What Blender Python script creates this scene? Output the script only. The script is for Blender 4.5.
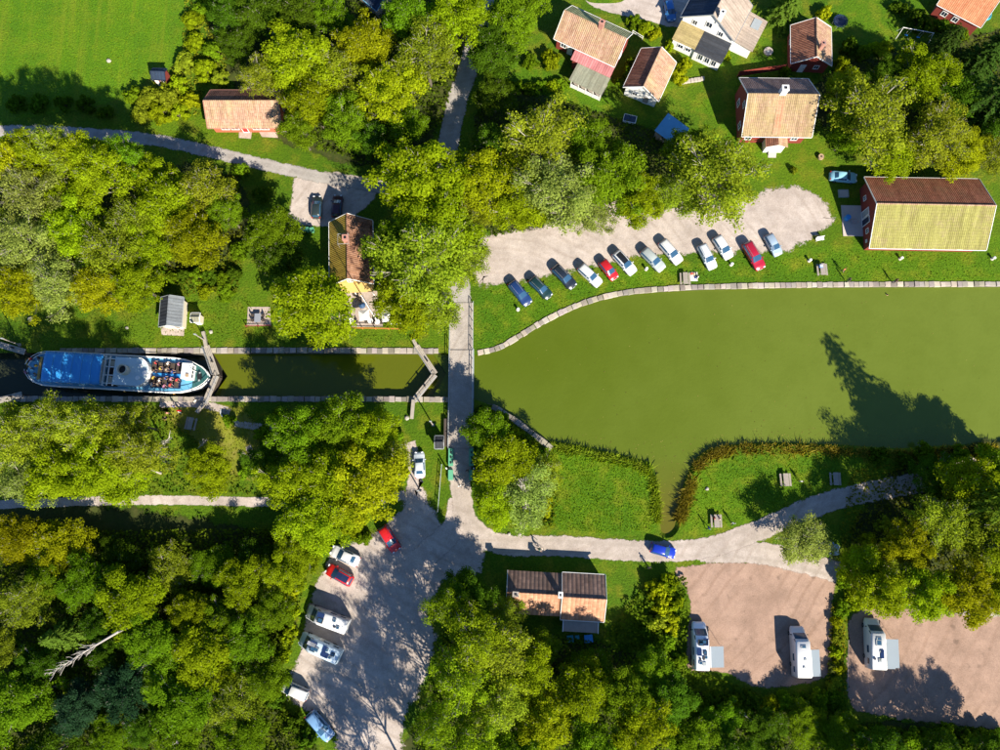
import bpy, bmesh, math, random
import numpy as np
from mathutils import Vector, Matrix, geometry
R = math.radians
random.seed(7); rng = np.random.default_rng(7)
scene = bpy.context.scene
for o in list(bpy.data.objects): bpy.data.objects.remove(o)
col = scene.collection

# ------------------------------------------------------------------ camera
CAM_H, TILT, FPX = 118.0, R(10.6), 774.0          # metres, forward tilt, focal length in photo pixels (1000 wide)
CAM_Y = -CAM_H * math.tan(TILT)
cam_d = bpy.data.cameras.new('camera'); cam = bpy.data.objects.new('camera', cam_d); col.objects.link(cam)
cam_d.sensor_width = 36; cam_d.lens = FPX / 1000 * 36; cam_d.clip_end = 3000; cam_d.clip_start = 1
cam.location = (0, CAM_Y, CAM_H); cam.rotation_euler = (TILT, 0, 0)
scene.camera = cam
# ------------------------------------------------------------------ sky and sun
SUN_AZ, SUN_EL = R(31), R(36)                      # shadows run up and left in the picture
w = bpy.data.worlds.new('World'); scene.world = w; w.use_nodes = True
nt = w.node_tree; nt.nodes.clear()
sky = nt.nodes.new('ShaderNodeTexSky'); sky.sky_type = 'NISHITA'; sky.sun_disc = False
sky.sun_elevation = SUN_EL; sky.sun_rotation = math.pi - SUN_AZ; sky.ozone_density = 8; sky.dust_density = .2; sky.altitude = 800
bg = nt.nodes.new('ShaderNodeBackground'); bg.inputs[1].default_value = 0.082
wo = nt.nodes.new('ShaderNodeOutputWorld')
nt.links.new(sky.outputs[0], bg.inputs[0]); nt.links.new(bg.outputs[0], wo.inputs[0])
sd = bpy.data.lights.new('sun', 'SUN'); sd.energy = 5.0; sd.angle = R(0.53); sd.color = (1, .92, .78)
sun = bpy.data.objects.new('sun', sd); col.objects.link(sun)
sdir = Vector((-math.sin(SUN_AZ) * math.cos(SUN_EL), math.cos(SUN_AZ) * math.cos(SUN_EL), -math.sin(SUN_EL)))
sun.rotation_euler = sdir.to_track_quat('-Z', 'Y').to_euler(); sun.location = (60, -90, 90)
vs = scene.view_settings; vs.view_transform = 'Standard'; vs.look = 'None'; vs.exposure = 1.12; vs.gamma = 1; vs.use_curve_mapping = False

# ------------------------------------------------------------------ helpers
_c, _s = math.cos(TILT), math.sin(TILT)
def P(x, y, z=0.0):
    """photo pixel -> point of the place at height z"""
    dx, dy = (x - 500) / FPX, (375 - y) / FPX
    yy, zz = dy * _c + _s, dy * _s - _c
    k = (z - CAM_H) / zz
    return Vector((dx * k, CAM_Y + yy * k, z))
def G2(x, y): p = P(x, y); return (p.x, p.y)

def tag(o, label=None, cat=None, group=None, kind=None):
    if label: o['label'] = label
    if cat: o['category'] = cat
    if group: o['group'] = group
    if kind: o['kind'] = kind
    return o
def empty(name, loc=(0, 0, 0), rz=0.0, label=None, cat=None, group=None):
    o = bpy.data.objects.new(name, None); col.objects.link(o); o.empty_display_size = .3
    o.location = loc; o.rotation_euler = (0, 0, rz)
    return tag(o, label, cat, group)
def link(name, me, parent=None, loc=None, rz=None):
    o = bpy.data.objects.new(name, me); col.objects.link(o)
    if parent: o.parent = parent
    if loc is not None: o.location = loc
    if rz is not None: o.rotation_euler = (0, 0, rz)
    return o
def copy_tree(o, parent=None):
    c = o.copy(); col.objects.link(c); c.parent = parent
    for ch in list(o.children): copy_tree(ch, c)
    return c

class MB:
    def __init__(s): s.v = []; s.f = []; s.mi = []; s.m = 0
    def add(s, vs_, fs):
        n = len(s.v); s.v += [tuple(p) for p in vs_]
        for f in fs: s.f.append([i + n for i in f]); s.mi.append(s.m)
        return s
    def box(s, cx, cy, cz, sx, sy, sz, rz=0.0, taper=1.0):
        c, n = math.cos(rz), math.sin(rz); pts = []
        for z, t in ((-.5, 1), (.5, taper)):
            for x, y in ((-.5, -.5), (.5, -.5), (.5, .5), (-.5, .5)):
                X, Y = x * sx * t, y * sy * t
                pts.append((cx + X * c - Y * n, cy + X * n + Y * c, cz + z * sz))
        return s.add(pts, [(3, 2, 1, 0), (4, 5, 6, 7), (0, 1, 5, 4), (1, 2, 6, 5), (2, 3, 7, 6), (3, 0, 4, 7)])
    def tube(s, pts, rads, n=6):
        pts = [Vector(p) for p in pts]
        if not hasattr(rads, '__len__'): rads = [rads] * len(pts)
        rings = []
        for i, p in enumerate(pts):
            d = (pts[min(i + 1, len(pts) - 1)] - pts[max(i - 1, 0)])
            d = d.normalized() if d.length > 1e-6 else Vector((0, 0, 1))
            a = d.orthogonal().normalized() if abs(d.z) > .9 else Vector((0, 0, 1)).cross(d).normalized()
            b = d.cross(a)
            rings.append([p + (a * math.cos(2 * math.pi * k / n) + b * math.sin(2 * math.pi * k / n)) * rads[i] for k in range(n)])
        V = [q for r in rings for q in r]; F = []
        for i in range(len(pts) - 1):
            for k in range(n):
                F.append((i * n + k, i * n + (k + 1) % n, (i + 1) * n + (k + 1) % n, (i + 1) * n + k))
        F.append(tuple(range(n - 1, -1, -1))); F.append(tuple((len(pts) - 1) * n + k for k in range(n)))
        return s.add(V, F)
    def lathe(s, prof, n=16, c=(0, 0, 0), sx=1, sy=1):
        V = []; F = []
        for r, z in prof:
            for k in range(n):
                a = 2 * math.pi * k / n; V.append((c[0] + r * sx * math.cos(a), c[1] + r * sy * math.sin(a), c[2] + z))
        for i in range(len(prof) - 1):
            for k in range(n): F.append((i * n + k, i * n + (k + 1) % n, (i + 1) * n + (k + 1) % n, (i + 1) * n + k))
        F.append(tuple(range(n - 1, -1, -1))); F.append(tuple((len(prof) - 1) * n + k for k in range(n)))
        return s.add(V, F)
    def prism(s, poly, z0, z1):
        n = len(poly)
        return s.add([(x, y, z0) for x, y in poly] + [(x, y, z1) for x, y in poly],
                     [tuple(range(n - 1, -1, -1)), tuple(range(n, 2 * n))] + [(i, (i + 1) % n, n + (i + 1) % n, n + i) for i in range(n)])
    def quad(s, a, b, c, d): return s.add([a, b, c, d], [(0, 1, 2, 3)])
    def slab(s, a, b, c, d, t):
        """quad a b c d (counter-clockwise from above) with thickness t downwards along its normal"""
        a, b, c, d = map(Vector, (a, b, c, d)); n = (b - a).cross(d - a).normalized() * t
        return s.add([a, b, c, d, a - n, b - n, c - n, d - n], [(0, 1, 2, 3), (7, 6, 5, 4), (0, 4, 5, 1), (1, 5, 6, 2), (2, 6, 7, 3), (3, 7, 4, 0)])
    def mesh(s, name, mats, smooth=False):
        me = bpy.data.meshes.new(name); me.from_pydata(s.v, [], s.f)
        for m in (mats if isinstance(mats, (list, tuple)) else [mats]): me.materials.append(m)
        if any(s.mi): me.polygons.foreach_set('material_index', s.mi)
        if smooth: me.polygons.foreach_set('use_smooth', [True] * len(me.polygons))
        me.update(); return me
    def build(s, name, mats, parent=None, loc=None, rz=None, smooth=False):
        return link(name, s.mesh(name, mats, smooth), parent, loc, rz)

# ------------------------------------------------------------------ materials
def node_mat(name):
    m = bpy.data.materials.new(name); m.use_nodes = True; t = m.node_tree; t.nodes.clear()
    out = t.nodes.new('ShaderNodeOutputMaterial'); b = t.nodes.new('ShaderNodeBsdfPrincipled')
    t.links.new(b.outputs[0], out.inputs[0])
    return m, t, b, out
def N(t, kind, **kw):
    n = t.nodes.new('ShaderNode' + kind)
    for k, v in kw.items():
        if k.startswith('i_'):
            key = k[2:]; key = int(key) if key.isdigit() else key
            n.inputs[key].default_value = v
        else: setattr(n, k, v)
    return n
def mixc(t, fac, a, b, mode='MIX'):
    n = N(t, 'MixRGB', blend_type=mode)
    for i, v in enumerate((fac, a, b)):
        if hasattr(v, 'is_linked') or hasattr(v, 'links'): t.links.new(v, n.inputs[i])
        elif i == 0: n.inputs[0].default_value = v
        else: n.inputs[i].default_value = (*v, 1) if len(v) == 3 else v
    return n.outputs[0]
def math_(t, op, a, b=None, clamp=False):
    n = N(t, 'Math', operation=op, use_clamp=clamp)
    for i, v in enumerate((a, b)):
        if v is None: continue
        if hasattr(v, 'links'): t.links.new(v, n.inputs[i])
        else: n.inputs[i].default_value = v
    return n.outputs[0]
def noise(t, vec, scale, detail=4, rough=.6):
    n = N(t, 'TexNoise'); n.inputs['Scale'].default_value = scale; n.inputs['Detail'].default_value = detail; n.inputs['Roughness'].default_value = rough
    t.links.new(vec, n.inputs['Vector']); return n.outputs['Fac']
def ramp(t, fac, lo, hi):
    n = N(t, 'MapRange', i_1=lo, i_2=hi); t.links.new(fac, n.inputs[0]); return n.outputs[0]
def bump(t, b, h, strength, dist):
    n = N(t, 'Bump'); n.inputs['Strength'].default_value = strength; n.inputs['Distance'].default_value = dist
    t.links.new(h, n.inputs['Height']); t.links.new(n.outputs[0], b.inputs['Normal'])
def simple(name, c, rough=.6, var=.18, scale=3.0, metal=0.0, bmp=0.0, spec=None, objcol=False):
    """plain paint, wood, metal...: colour with uneven wear"""
    m, t, b, _ = node_mat(name); tc = N(t, 'TexCoord')
    n1 = noise(t, tc.outputs['Object'], scale); n2 = noise(t, tc.outputs['Object'], scale * 7)
    f = math_(t, 'ADD', math_(t, 'MULTIPLY', n1, .65), math_(t, 'MULTIPLY', n2, .35))
    k = math_(t, 'MULTIPLY_ADD', f, 2 * var); t.nodes[-1].inputs[2].default_value = 1 - var
    if objcol:
        oi = N(t, 'ObjectInfo'); src = oi.outputs['Color']
    else:
        rgb = N(t, 'RGB'); rgb.outputs[0].default_value = (*c, 1); src = rgb.outputs[0]
    vm = N(t, 'VectorMath', operation='SCALE'); t.links.new(src, vm.inputs[0]); t.links.new(k, vm.inputs['Scale'])
    t.links.new(vm.outputs[0], b.inputs['Base Color'])
    b.inputs['Roughness'].default_value = rough; b.inputs['Metallic'].default_value = metal
    if spec is not None: b.inputs['Specular IOR Level'].default_value = spec
    if bmp: bump(t, b, n2, bmp, .03)
    return m

def grass_color(t, vec, bright):
    big = noise(t, vec, .045, 3); mid = noise(t, vec, .35, 5); fine = noise(t, vec, 3.2, 4, .75)
    a = mixc(t, ramp(t, big, .35, .65), (.052, .118, .004), (.092, .165, .004))
    a = mixc(t, math_(t, 'MULTIPLY', ramp(t, mid, .48, .72), .8 if not bright else .3), a, (.19, .19, .014))
    a = mixc(t, ramp(t, fine, .3, .72), mixc(t, 1.0, a, (.5, .55, .5), 'MULTIPLY'), mixc(t, 1.0, a, (1.35, 1.3, 1.2), 'MULTIPLY'))
    if bright:
        a = mixc(t, 1.0, a, (1.18, 1.3, .9), 'MULTIPLY'); mp = N(t, 'Mapping'); mp.inputs['Rotation'].default_value = (0, 0, R(12)); mp.inputs['Scale'].default_value = (1, .05, 1); t.links.new(vec, mp.inputs['Vector'])
        st = noise(t, mp.outputs[0], .45, 4, .6); a = mixc(t, math_(t, 'MULTIPLY', ramp(t, st, .52, .72), .55), a, (.19, .22, .012)); a = mixc(t, math_(t, 'MULTIPLY', ramp(t, st, .46, .3), .4), a, (.05, .13, .006))
        a = mixc(t, math_(t, 'MULTIPLY', ramp(t, noise(t, vec, .15, 4), .55, .75), .4), a, (.18, .2, .012))
    return a, fine
def grass_mat(name, bright=False, tint=None):
    m, t, b, _ = node_mat(name); g = N(t, 'NewGeometry')
    a, fine = grass_color(t, g.outputs['Position'], bright)
    if tint: a = mixc(t, 1.0, a, tint, 'MULTIPLY')
    t.links.new(a, b.inputs['Base Color']); b.inputs['Roughness'].default_value = .9; b.inputs['Specular IOR Level'].default_value = .15
    bump(t, b, fine, .9, .25)
    return m
def sheet_mat(name, c1, c2, c3, fine_scale=5.0, edge=True, rough=.9, streak=None, edge_noise=1.1, spots=0.0):
    """gravel, dirt, asphalt; the sheet thins out along its border (attribute edge)"""
    m, t, b, out = node_mat(name); g = N(t, 'NewGeometry'); pos = g.outputs['Position']
    big = noise(t, pos, .12, 4); mid = noise(t, pos, .8, 5, .65); fine = noise(t, pos, fine_scale, 5, .8)
    a = mixc(t, ramp(t, big, .35, .65), c1, c2); a = mixc(t, math_(t, 'MULTIPLY', ramp(t, mid, .45, .75), .7), a, c3)
    if spots:
        sp = noise(t, pos, .55, 2, .4); a = mixc(t, math_(t, 'MULTIPLY', ramp(t, sp, .66, .74), spots), a, tuple(v * .45 for v in c3))
    k = mixc(t, ramp(t, fine, .25, .75), (.72, .72, .72), (1.22, 1.22, 1.22)); a = mixc(t, 1.0, a, k, 'MULTIPLY')
    wave = N(t, 'TexWave', wave_type='RINGS', rings_direction='Z'); t.links.new(pos, wave.inputs['Vector']); wave.inputs['Scale'].default_value = .16; wave.inputs['Distortion'].default_value = 9; wave.inputs['Detail'].default_value = 2; wave.inputs['Detail Scale'].default_value = .35
    a = mixc(t, math_(t, 'MULTIPLY', math_(t, 'MULTIPLY', ramp(t, wave.outputs['Fac'], .75, 1), ramp(t, big, .35, .6)), .5), a, mixc(t, 1.0, a, (.72, .68, .64), 'MULTIPLY'))
    a = mixc(t, 1.0, a, mixc(t, ramp(t, noise(t, pos, .28, 6, .7), .35, .68), (.78, .77, .76), (1.12, 1.12, 1.12)), 'MULTIPLY')
    if streak:
        at = N(t, 'Attribute', attribute_name='across'); wv = math_(t, 'SUBTRACT', 1.0, math_(t, 'MULTIPLY', math_(t, 'ABSOLUTE', math_(t, 'SUBTRACT', math_(t, 'ABSOLUTE', at.outputs['Fac']), .45)), 3.5))
        a = mixc(t, math_(t, 'MULTIPLY', math_(t, 'MULTIPLY', ramp(t, wv, .1, .9), ramp(t, mid, .3, .6)), .6), a, streak)
    t.links.new(a, b.inputs['Base Color']); b.inputs['Roughness'].default_value = rough; b.inputs['Specular IOR Level'].default_value = .2
    bump(t, b, fine, .5, .06)
    if edge:
        at = N(t, 'Attribute', attribute_name='edge')
        en = math_(t, 'ADD', math_(t, 'MULTIPLY', noise(t, pos, edge_noise * .6, 7, .8), 2.0), -.62)
        al = math_(t, 'MULTIPLY_ADD', math_(t, 'SUBTRACT', at.outputs['Fac'], en), 6.0, True); t.nodes[-1].inputs[2].default_value = .5
        mx = N(t, 'MixShader'); tr = N(t, 'BsdfTransparent')
        t.links.new(al, mx.inputs[0]); t.links.new(tr.outputs[0], mx.inputs[1]); t.links.new(b.outputs[0], mx.inputs[2]); t.links.new(mx.outputs[0], out.inputs[0])
    return m
def roof_mat(name, c1, c2, moss=None, amt=0.0, col_w=.3, row_w=.38, patch=None, swap=False, bs=1.0):
    """clay pantiles: every tile has its own tone; moss where it has grown"""
    m, t, b, _ = node_mat(name); tc = N(t, 'TexCoord'); sp = N(t, 'SeparateXYZ'); t.links.new(tc.outputs['Object'], sp.inputs[0])
    u = math_(t, 'DIVIDE', sp.outputs[0], col_w); v = math_(t, 'DIVIDE', sp.outputs[1], row_w)
    cb = N(t, 'CombineXYZ'); t.links.new(math_(t, 'FLOOR', u), cb.inputs[0]); t.links.new(math_(t, 'FLOOR', v), cb.inputs[1])
    wn = N(t, 'TexWhiteNoise', noise_dimensions='2D'); t.links.new(cb.outputs[0], wn.inputs['Vector'])
    big = noise(t, tc.outputs['Object'], .35, 5, .7); fine = noise(t, tc.outputs['Object'], 4, 5, .7)
    a = mixc(t, wn.outputs['Value'], c1, c2)
    if patch: a = mixc(t, ramp(t, noise(t, tc.outputs['Object'], .9, 5, .75), .48, .62), a, patch)
    if moss:
        mf = math_(t, 'MULTIPLY', ramp(t, math_(t, 'ADD', math_(t, 'MULTIPLY', big, .6), math_(t, 'MULTIPLY', fine, .4)), .5 - .35 * amt, .62 - .2 * amt), min(1, .45 + amt * .5))
        a = mixc(t, mf, a, moss)
    a = mixc(t, 1.0, a, mixc(t, ramp(t, fine, .25, .75), (.72, .72, .72), (1.25, 1.25, 1.25)), 'MULTIPLY')
    mp = N(t, 'Mapping'); mp.inputs['Scale'].default_value = (1.6, .22, .22); t.links.new(tc.outputs['Object'], mp.inputs['Vector'])
    a = mixc(t, 1.0, a, mixc(t, ramp(t, noise(t, mp.outputs[0], .8, 5, .7), .35, .65), (.68, .66, .64), (1.1, 1.1, 1.1)), 'MULTIPLY')
    hu = math_(t, 'ABSOLUTE', math_(t, 'SINE', math_(t, 'MULTIPLY', u, math.pi))); hv = math_(t, 'FRACT', v)
    gap = math_(t, 'MULTIPLY', ramp(t, hu, 0, .35), 1.0)
    a = mixc(t, math_(t, 'SUBTRACT', .28, math_(t, 'MULTIPLY', gap, .28)), a, (.03, .015, .01))
    t.links.new(a, b.inputs['Base Color']); b.inputs['Roughness'].default_value = .85; b.inputs['Specular IOR Level'].default_value = .25
    bump(t, b, math_(t, 'ADD', hu, math_(t, 'MULTIPLY', hv, .6)), .75 * bs, .07)
    return m
def leaf_mat(name):
    m, t, b, out = node_mat(name); oi = N(t, 'ObjectInfo'); at = N(t, 'Attribute', attribute_name='tone')
    tc = N(t, 'TexCoord'); n1 = noise(t, tc.outputs['Object'], .45, 3)
    k = math_(t, 'MULTIPLY_ADD', at.outputs['Fac'], 1.05); t.nodes[-1].inputs[2].default_value = .48
    vm = N(t, 'VectorMath', operation='SCALE'); t.links.new(oi.outputs['Color'], vm.inputs[0]); t.links.new(k, vm.inputs['Scale'])
    a = mixc(t, math_(t, 'MULTIPLY', ramp(t, n1, .5, .75), .45), vm.outputs[0], mixc(t, 1.0, vm.outputs[0], (1.14, 1.06, .8), 'MULTIPLY'))
    hs = N(t, 'HueSaturation'); t.links.new(a, hs.inputs['Color'])
    t.links.new(math_(t, 'MULTIPLY_ADD', oi.outputs['Random'], .018), hs.inputs['Hue']); t.nodes[-1].inputs[2].default_value = .491
    t.links.new(math_(t, 'MULTIPLY_ADD', oi.outputs['Random'], .3), hs.inputs['Value']); t.nodes[-1].inputs[2].default_value = .85
    d = N(t, 'BsdfDiffuse'); tr = N(t, 'BsdfTranslucent'); mx = N(t, 'MixShader', i_0=.45)
    t.links.new(hs.outputs[0], d.inputs[0]); t.links.new(mixc(t, 1.0, hs.outputs[0], (1.25, 1.3, .5), 'MULTIPLY'), tr.inputs[0])
    t.links.new(d.outputs[0], mx.inputs[1]); t.links.new(tr.outputs[0], mx.inputs[2]); t.links.new(mx.outputs[0], out.inputs[0])
    return m
def water_mat(name, c1, c2):
    m, t, b, _ = node_mat(name); g = N(t, 'NewGeometry'); pos = g.outputs['Position']
    sx = N(t, 'SeparateXYZ'); t.links.new(pos, sx.inputs[0])
    silt = math_(t, 'ADD', math_(t, 'MULTIPLY', noise(t, pos, .035, 4), .7), math_(t, 'MULTIPLY', ramp(t, sx.outputs[0], 0, 70), .5))
    a = mixc(t, ramp(t, silt, .3, .85), c1, c2)
    vd = N(t, 'VectorMath', operation='DISTANCE'); t.links.new(pos, vd.inputs[0]); vd.inputs[1].default_value = (26.2, -23.5, -.5)
    a = mixc(t, math_(t, 'MULTIPLY', ramp(t, math_(t, 'ADD', vd.outputs['Value'], math_(t, 'MULTIPLY', noise(t, pos, .3, 3), 5)), 14, 4), .8), a, (.105, .085, .012))
    a = mixc(t, math_(t, 'MULTIPLY', ramp(t, noise(t, pos, .25, 5, .7), .45, .8), .25), a, tuple(v * .8 for v in c1))
    t.links.new(a, b.inputs['Base Color']); b.inputs['Roughness'].default_value = .1; b.inputs['IOR'].default_value = 1.38
    bump(t, b, math_(t, 'ADD', noise(t, pos, 1.6, 4, .6), math_(t, 'MULTIPLY', noise(t, pos, .22, 3, .5), 1.5)), .16, .12)
    return m

M = dict(
    grass=grass_mat('grass'), meadow=grass_mat('meadow_grass', True), lawn=grass_mat('lawn_grass', tint=(1.02, 1.12, .9)),
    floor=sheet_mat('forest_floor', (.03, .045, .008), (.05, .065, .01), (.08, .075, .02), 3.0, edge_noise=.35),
    gravel=sheet_mat('pale_gravel', (.43, .365, .32), (.49, .425, .38), (.365, .305, .26), spots=.3),
    road=sheet_mat('worn_road', (.41, .35, .30), (.46, .395, .345), (.35, .29, .245), streak=(.3, .255, .21)),
    asphalt=sheet_mat('old_asphalt', (.33, .305, .28), (.37, .34, .31), (.28, .26, .235), streak=(.38, .35, .32)),
    pink=sheet_mat('reddish_gravel', (.34, .225, .165), (.38, .255, .19), (.28, .19, .14), 6.0, spots=.5),
    dry=sheet_mat('dry_grass', (.2, .2, .02), (.15, .18, .012), (.27, .22, .06), 4.0, edge_noise=.8),
    paving=sheet_mat('paving', (.42, .35, .30), (.46, .38, .33), (.36, .3, .26), 4.0, edge=False),
    concrete=simple('concrete', (.46, .40, .36), .85, .2, 1.5, bmp=.4),
    stone=simple('granite', (.36, .33, .29), .85, .42, 1.3, bmp=.8, objcol=True),
    wallstone=simple('wet_stone', (.10, .09, .075), .8, .4, .8, bmp=.8),
    water=water_mat('basin_water', (.071, .102, .004), (.112, .148, .018)),
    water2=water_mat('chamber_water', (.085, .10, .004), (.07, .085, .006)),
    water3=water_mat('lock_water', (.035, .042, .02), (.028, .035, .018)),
    leaf=leaf_mat('foliage'),
    bark=simple('bark', (.30, .27, .22), .9, .4, 2.0, bmp=.7), darkbark=simple('dark_bark', (.09, .07, .05), .9, .35, 2.0),
    oldbark=simple('old_bark', (.11, .09, .07), .9, .4, 2.0, bmp=.7),
    deadwood=simple('dead_wood', (.36, .325, .28), .85, .3, 2.0),
    white=simple('white_paint', (.78, .77, .74), .5, .08, 2.0), cream=simple('cream_plaster', (.62, .55, .42), .8, .12),
    redwall=simple('falu_red_boards', (.20, .03, .02), .8, .25, 2.5), coral=simple('coral_wall', (.5, .12, .07), .7, .15),
    ochre=simple('ochre_boards', (.5, .33, .1), .7, .15), greywood=simple('weathered_wood', (.30, .26, .22), .85, .35, 2.5, bmp=.5),
    wood=simple('wood', (.36, .25, .15), .8, .3, 3.0, bmp=.4), darkwood=simple('dark_wood', (.06, .045, .035), .8, .3),
    black=simple('black_plastic', (.012, .012, .014), .5, .2), tyre=simple('tyre_rubber', (.015, .015, .015), .9, .2),
    rim=simple('alloy', (.45, .45, .46), .35, .1, metal=.8), chrome=simple('galvanised', (.5, .51, .52), .4, .15, metal=.6),
    glass=simple('dark_glass', (.012, .025, .045), .06, .1, spec=.8), wglass=simple('car_glass', (.025, .07, .13), .07, .15, spec=.8),
    paint=simple('car_paint', (1, 1, 1), .28, .05, 1.0, objcol=True, spec=.6), tint=simple('coloured', (1, 1, 1), .7, .12, 2.0, objcol=True),
    headlamp=simple('lamp_glass', (.7, .72, .75), .15, .05), taillamp=simple('tail_lamp', (.4, .01, .01), .25, .05),
    skin=simple('skin', (.5, .3, .2), .6, .06), hair=simple('hair', (.07, .04, .02), .8, .2),
    greenpaint=simple('green_rail', (.10, .34, .20), .5, .15), steel=simple('grey_steel', (.3, .33, .34), .5, .2),
    tarp=simple('blue_tarp', (.03, .26, .62), .5, .12, 1.2), navy=simple('navy_sheet', (.012, .02, .05), .6, .2),
    bluemetal=simple('blue_metal_roof', (.11, .33, .5), .45, .25, .9), brick=simple('chimney_brick', (.42, .2, .15), .85, .3, 5, bmp=.5),
    orange=simple('orange_edge', (.5, .16, .04), .7, .15), teal=simple('teal_plastic', (.03, .3, .36), .5, .1),
    solar=simple('solar_panel', (.015, .03, .09), .15, .15), awning=simple('awning_cloth', (.21, .25, .285), .8, .08, .8),
    t_pink=roof_mat('pale_pink_pantiles', (.38, .215, .145), (.47, .30, .215), (.36, .31, .14), .15),
    t_red=roof_mat('red_brown_pantiles', (.22, .085, .05), (.34, .15, .09), (.09, .05, .04), .1),
    t_barn=roof_mat('rust_tiles', (.27, .09, .05), (.36, .14, .08), (.15, .10, .05), .15),
    t_moss=roof_mat('mossy_tiles', (.29, .215, .12), (.36, .275, .165), (.25, .255, .05), .6),
    t_house=roof_mat('lichened_tiles', (.33, .205, .135), (.41, .275, .19), (.30, .25, .10), .3),
    t_dim=roof_mat('dim_slope_tiles', (.20, .125, .10), (.30, .19, .145), (.07, .06, .05), .25, col_w=.6, row_w=.4),  # grazing light on the north slopes put into the colour as darker tiles
    t_mauve_dim=roof_mat('mauve_dim_slope_tiles', (.29, .18, .145), (.38, .245, .195), (.16, .11, .1), .25),  # large house's north slope: weak grazing sun worked into a darker tone
    t_salmon=roof_mat('salmon_tiles', (.43, .21, .12), (.55, .29, .18), (.36, .24, .14), .1, col_w=.6, row_w=.4),
    t_cafeW=roof_mat('mustard_tiles', (.30, .17, .05), (.36, .22, .06), (.33, .24, .02), .6),
    t_cafeE=roof_mat('patchy_tiles', (.36, .18, .10), (.46, .26, .17), (.1, .045, .03), .2, patch=(.11, .05, .035)),
    t_green=roof_mat('grey_green_tiles', (.3, .3, .17), (.4, .38, .22), (.25, .28, .12), .4),
    t_slate=roof_mat('charcoal_roof', (.03, .035, .045), (.045, .05, .06), col_w=.55, row_w=6, bs=.5),
    t_slate2=roof_mat('grey_seam_roof', (.15, .17, .19), (.19, .21, .23), col_w=.5, row_w=6, bs=.5),
    t_beige=roof_mat('beige_roof', (.36, .29, .24), (.41, .34, .28), (.3, .25, .2), .2, col_w=.5, row_w=.5, bs=.4),
    t_tan=roof_mat('tan_roof', (.33, .26, .12), (.38, .30, .14), (.3, .25, .1), .2, col_w=.8, row_w=.5, bs=.3),
    t_felt=roof_mat('lichened_felt', (.26, .25, .19), (.34, .32, .23), (.2, .22, .16), .4, col_w=1, row_w=1, bs=.2),
    t_rose=roof_mat('rose_sheet', (.5, .19, .19), (.56, .24, .23), (.34, .12, .13), .3, col_w=.4, row_w=5, bs=.5),
    t_orange=roof_mat('orange_tiles', (.5, .19, .09), (.6, .25, .13), (.4, .2, .1), .1),
    t_navy=roof_mat('navy_roof', (.015, .03, .06), (.03, .05, .09), col_w=.5, row_w=4, bs=.4),
)

# ------------------------------------------------------------------ flat sheets
def smooth_poly(pts, closed=True, n=4):
    out = []; m = len(pts)
    rngi = range(m) if closed else range(m - 1)
    g = (lambda i: pts[i % m]) if closed else (lambda i: pts[max(0, min(m - 1, i))])
    for i in rngi:
        p0, p1, p2, p3 = (Vector(g(i + k)) for k in (-1, 0, 1, 2))
        for k in range(n):
            t = k / n
            out.append(tuple(.5 * ((2 * p1) + (p2 - p0) * t + (2 * p0 - 5 * p1 + 4 * p2 - p3) * t * t + (3 * p1 - p0 - 3 * p2 + p3) * t ** 3)))
    if not closed: out.append(tuple(pts[-1]))
    return out
def area2(p): return sum(p[i][0] * p[(i + 1) % len(p)][1] - p[(i + 1) % len(p)][0] * p[i][1] for i in range(len(p)))
def offset(poly, d, closed=True):
    n = len(poly); out = []
    for i in range(n):
        a = Vector(poly[(i - 1) % n] if closed or i else poly[0]); b = Vector(poly[(i + 1) % n] if closed or i < n - 1 else poly[-1])
        t = (b - a); t = t.normalized() if t.length > 1e-9 else Vector((1, 0))
        out.append((poly[i][0] - t.y * d, poly[i][1] + t.x * d))
    return out
def set_attr(me, name, vals):
    a = me.attributes.new(name, 'FLOAT', 'POINT'); a.data.foreach_set('value', vals)
def sheet(name, px, z, mat, smooth=True, ring=1.0, kind='structure', loop=None):
    pts = loop or [G2(*p) for p in (smooth_poly(px) if smooth else px)]
    if area2(pts) < 0: pts = pts[::-1]
    n = len(pts)
    if ring is None:
        me = bpy.data.meshes.new(name); T3 = []
        for a, b, c in geometry.tessellate_polygon([[Vector((x, y, 0)) for x, y in pts]]):
            A, B, C = pts[a], pts[b], pts[c]; T3.append((a, b, c) if (B[0] - A[0]) * (C[1] - A[1]) - (B[1] - A[1]) * (C[0] - A[0]) > 0 else (a, c, b))
        me.from_pydata([(x, y, z) for x, y in pts], [], T3); me.materials.append(mat); me.update(); return tag(link(name, me), kind=kind)
    inn = offset(pts, ring)
    V = [(x, y, z) for x, y in pts] + [(x, y, z) for x, y in inn]
    F = [(i, (i + 1) % n, n + (i + 1) % n, n + i) for i in range(n)]
    tri = geometry.tessellate_polygon([[Vector((x, y, 0)) for x, y in inn]])
    for a, b, c in tri:
        A, B, C = inn[a], inn[b], inn[c]
        s = (B[0] - A[0]) * (C[1] - A[1]) - (B[1] - A[1]) * (C[0] - A[0])
        F.append((n + a, n + b, n + c) if s > 0 else (n + a, n + c, n + b))
    me = bpy.data.meshes.new(name); me.from_pydata(V, [], F); me.materials.append(mat); set_attr(me, 'edge', [0.0] * n + [1.0] * n); me.update()
    o = link(name, me)
    if kind: o['kind'] = kind
    return o
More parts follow.
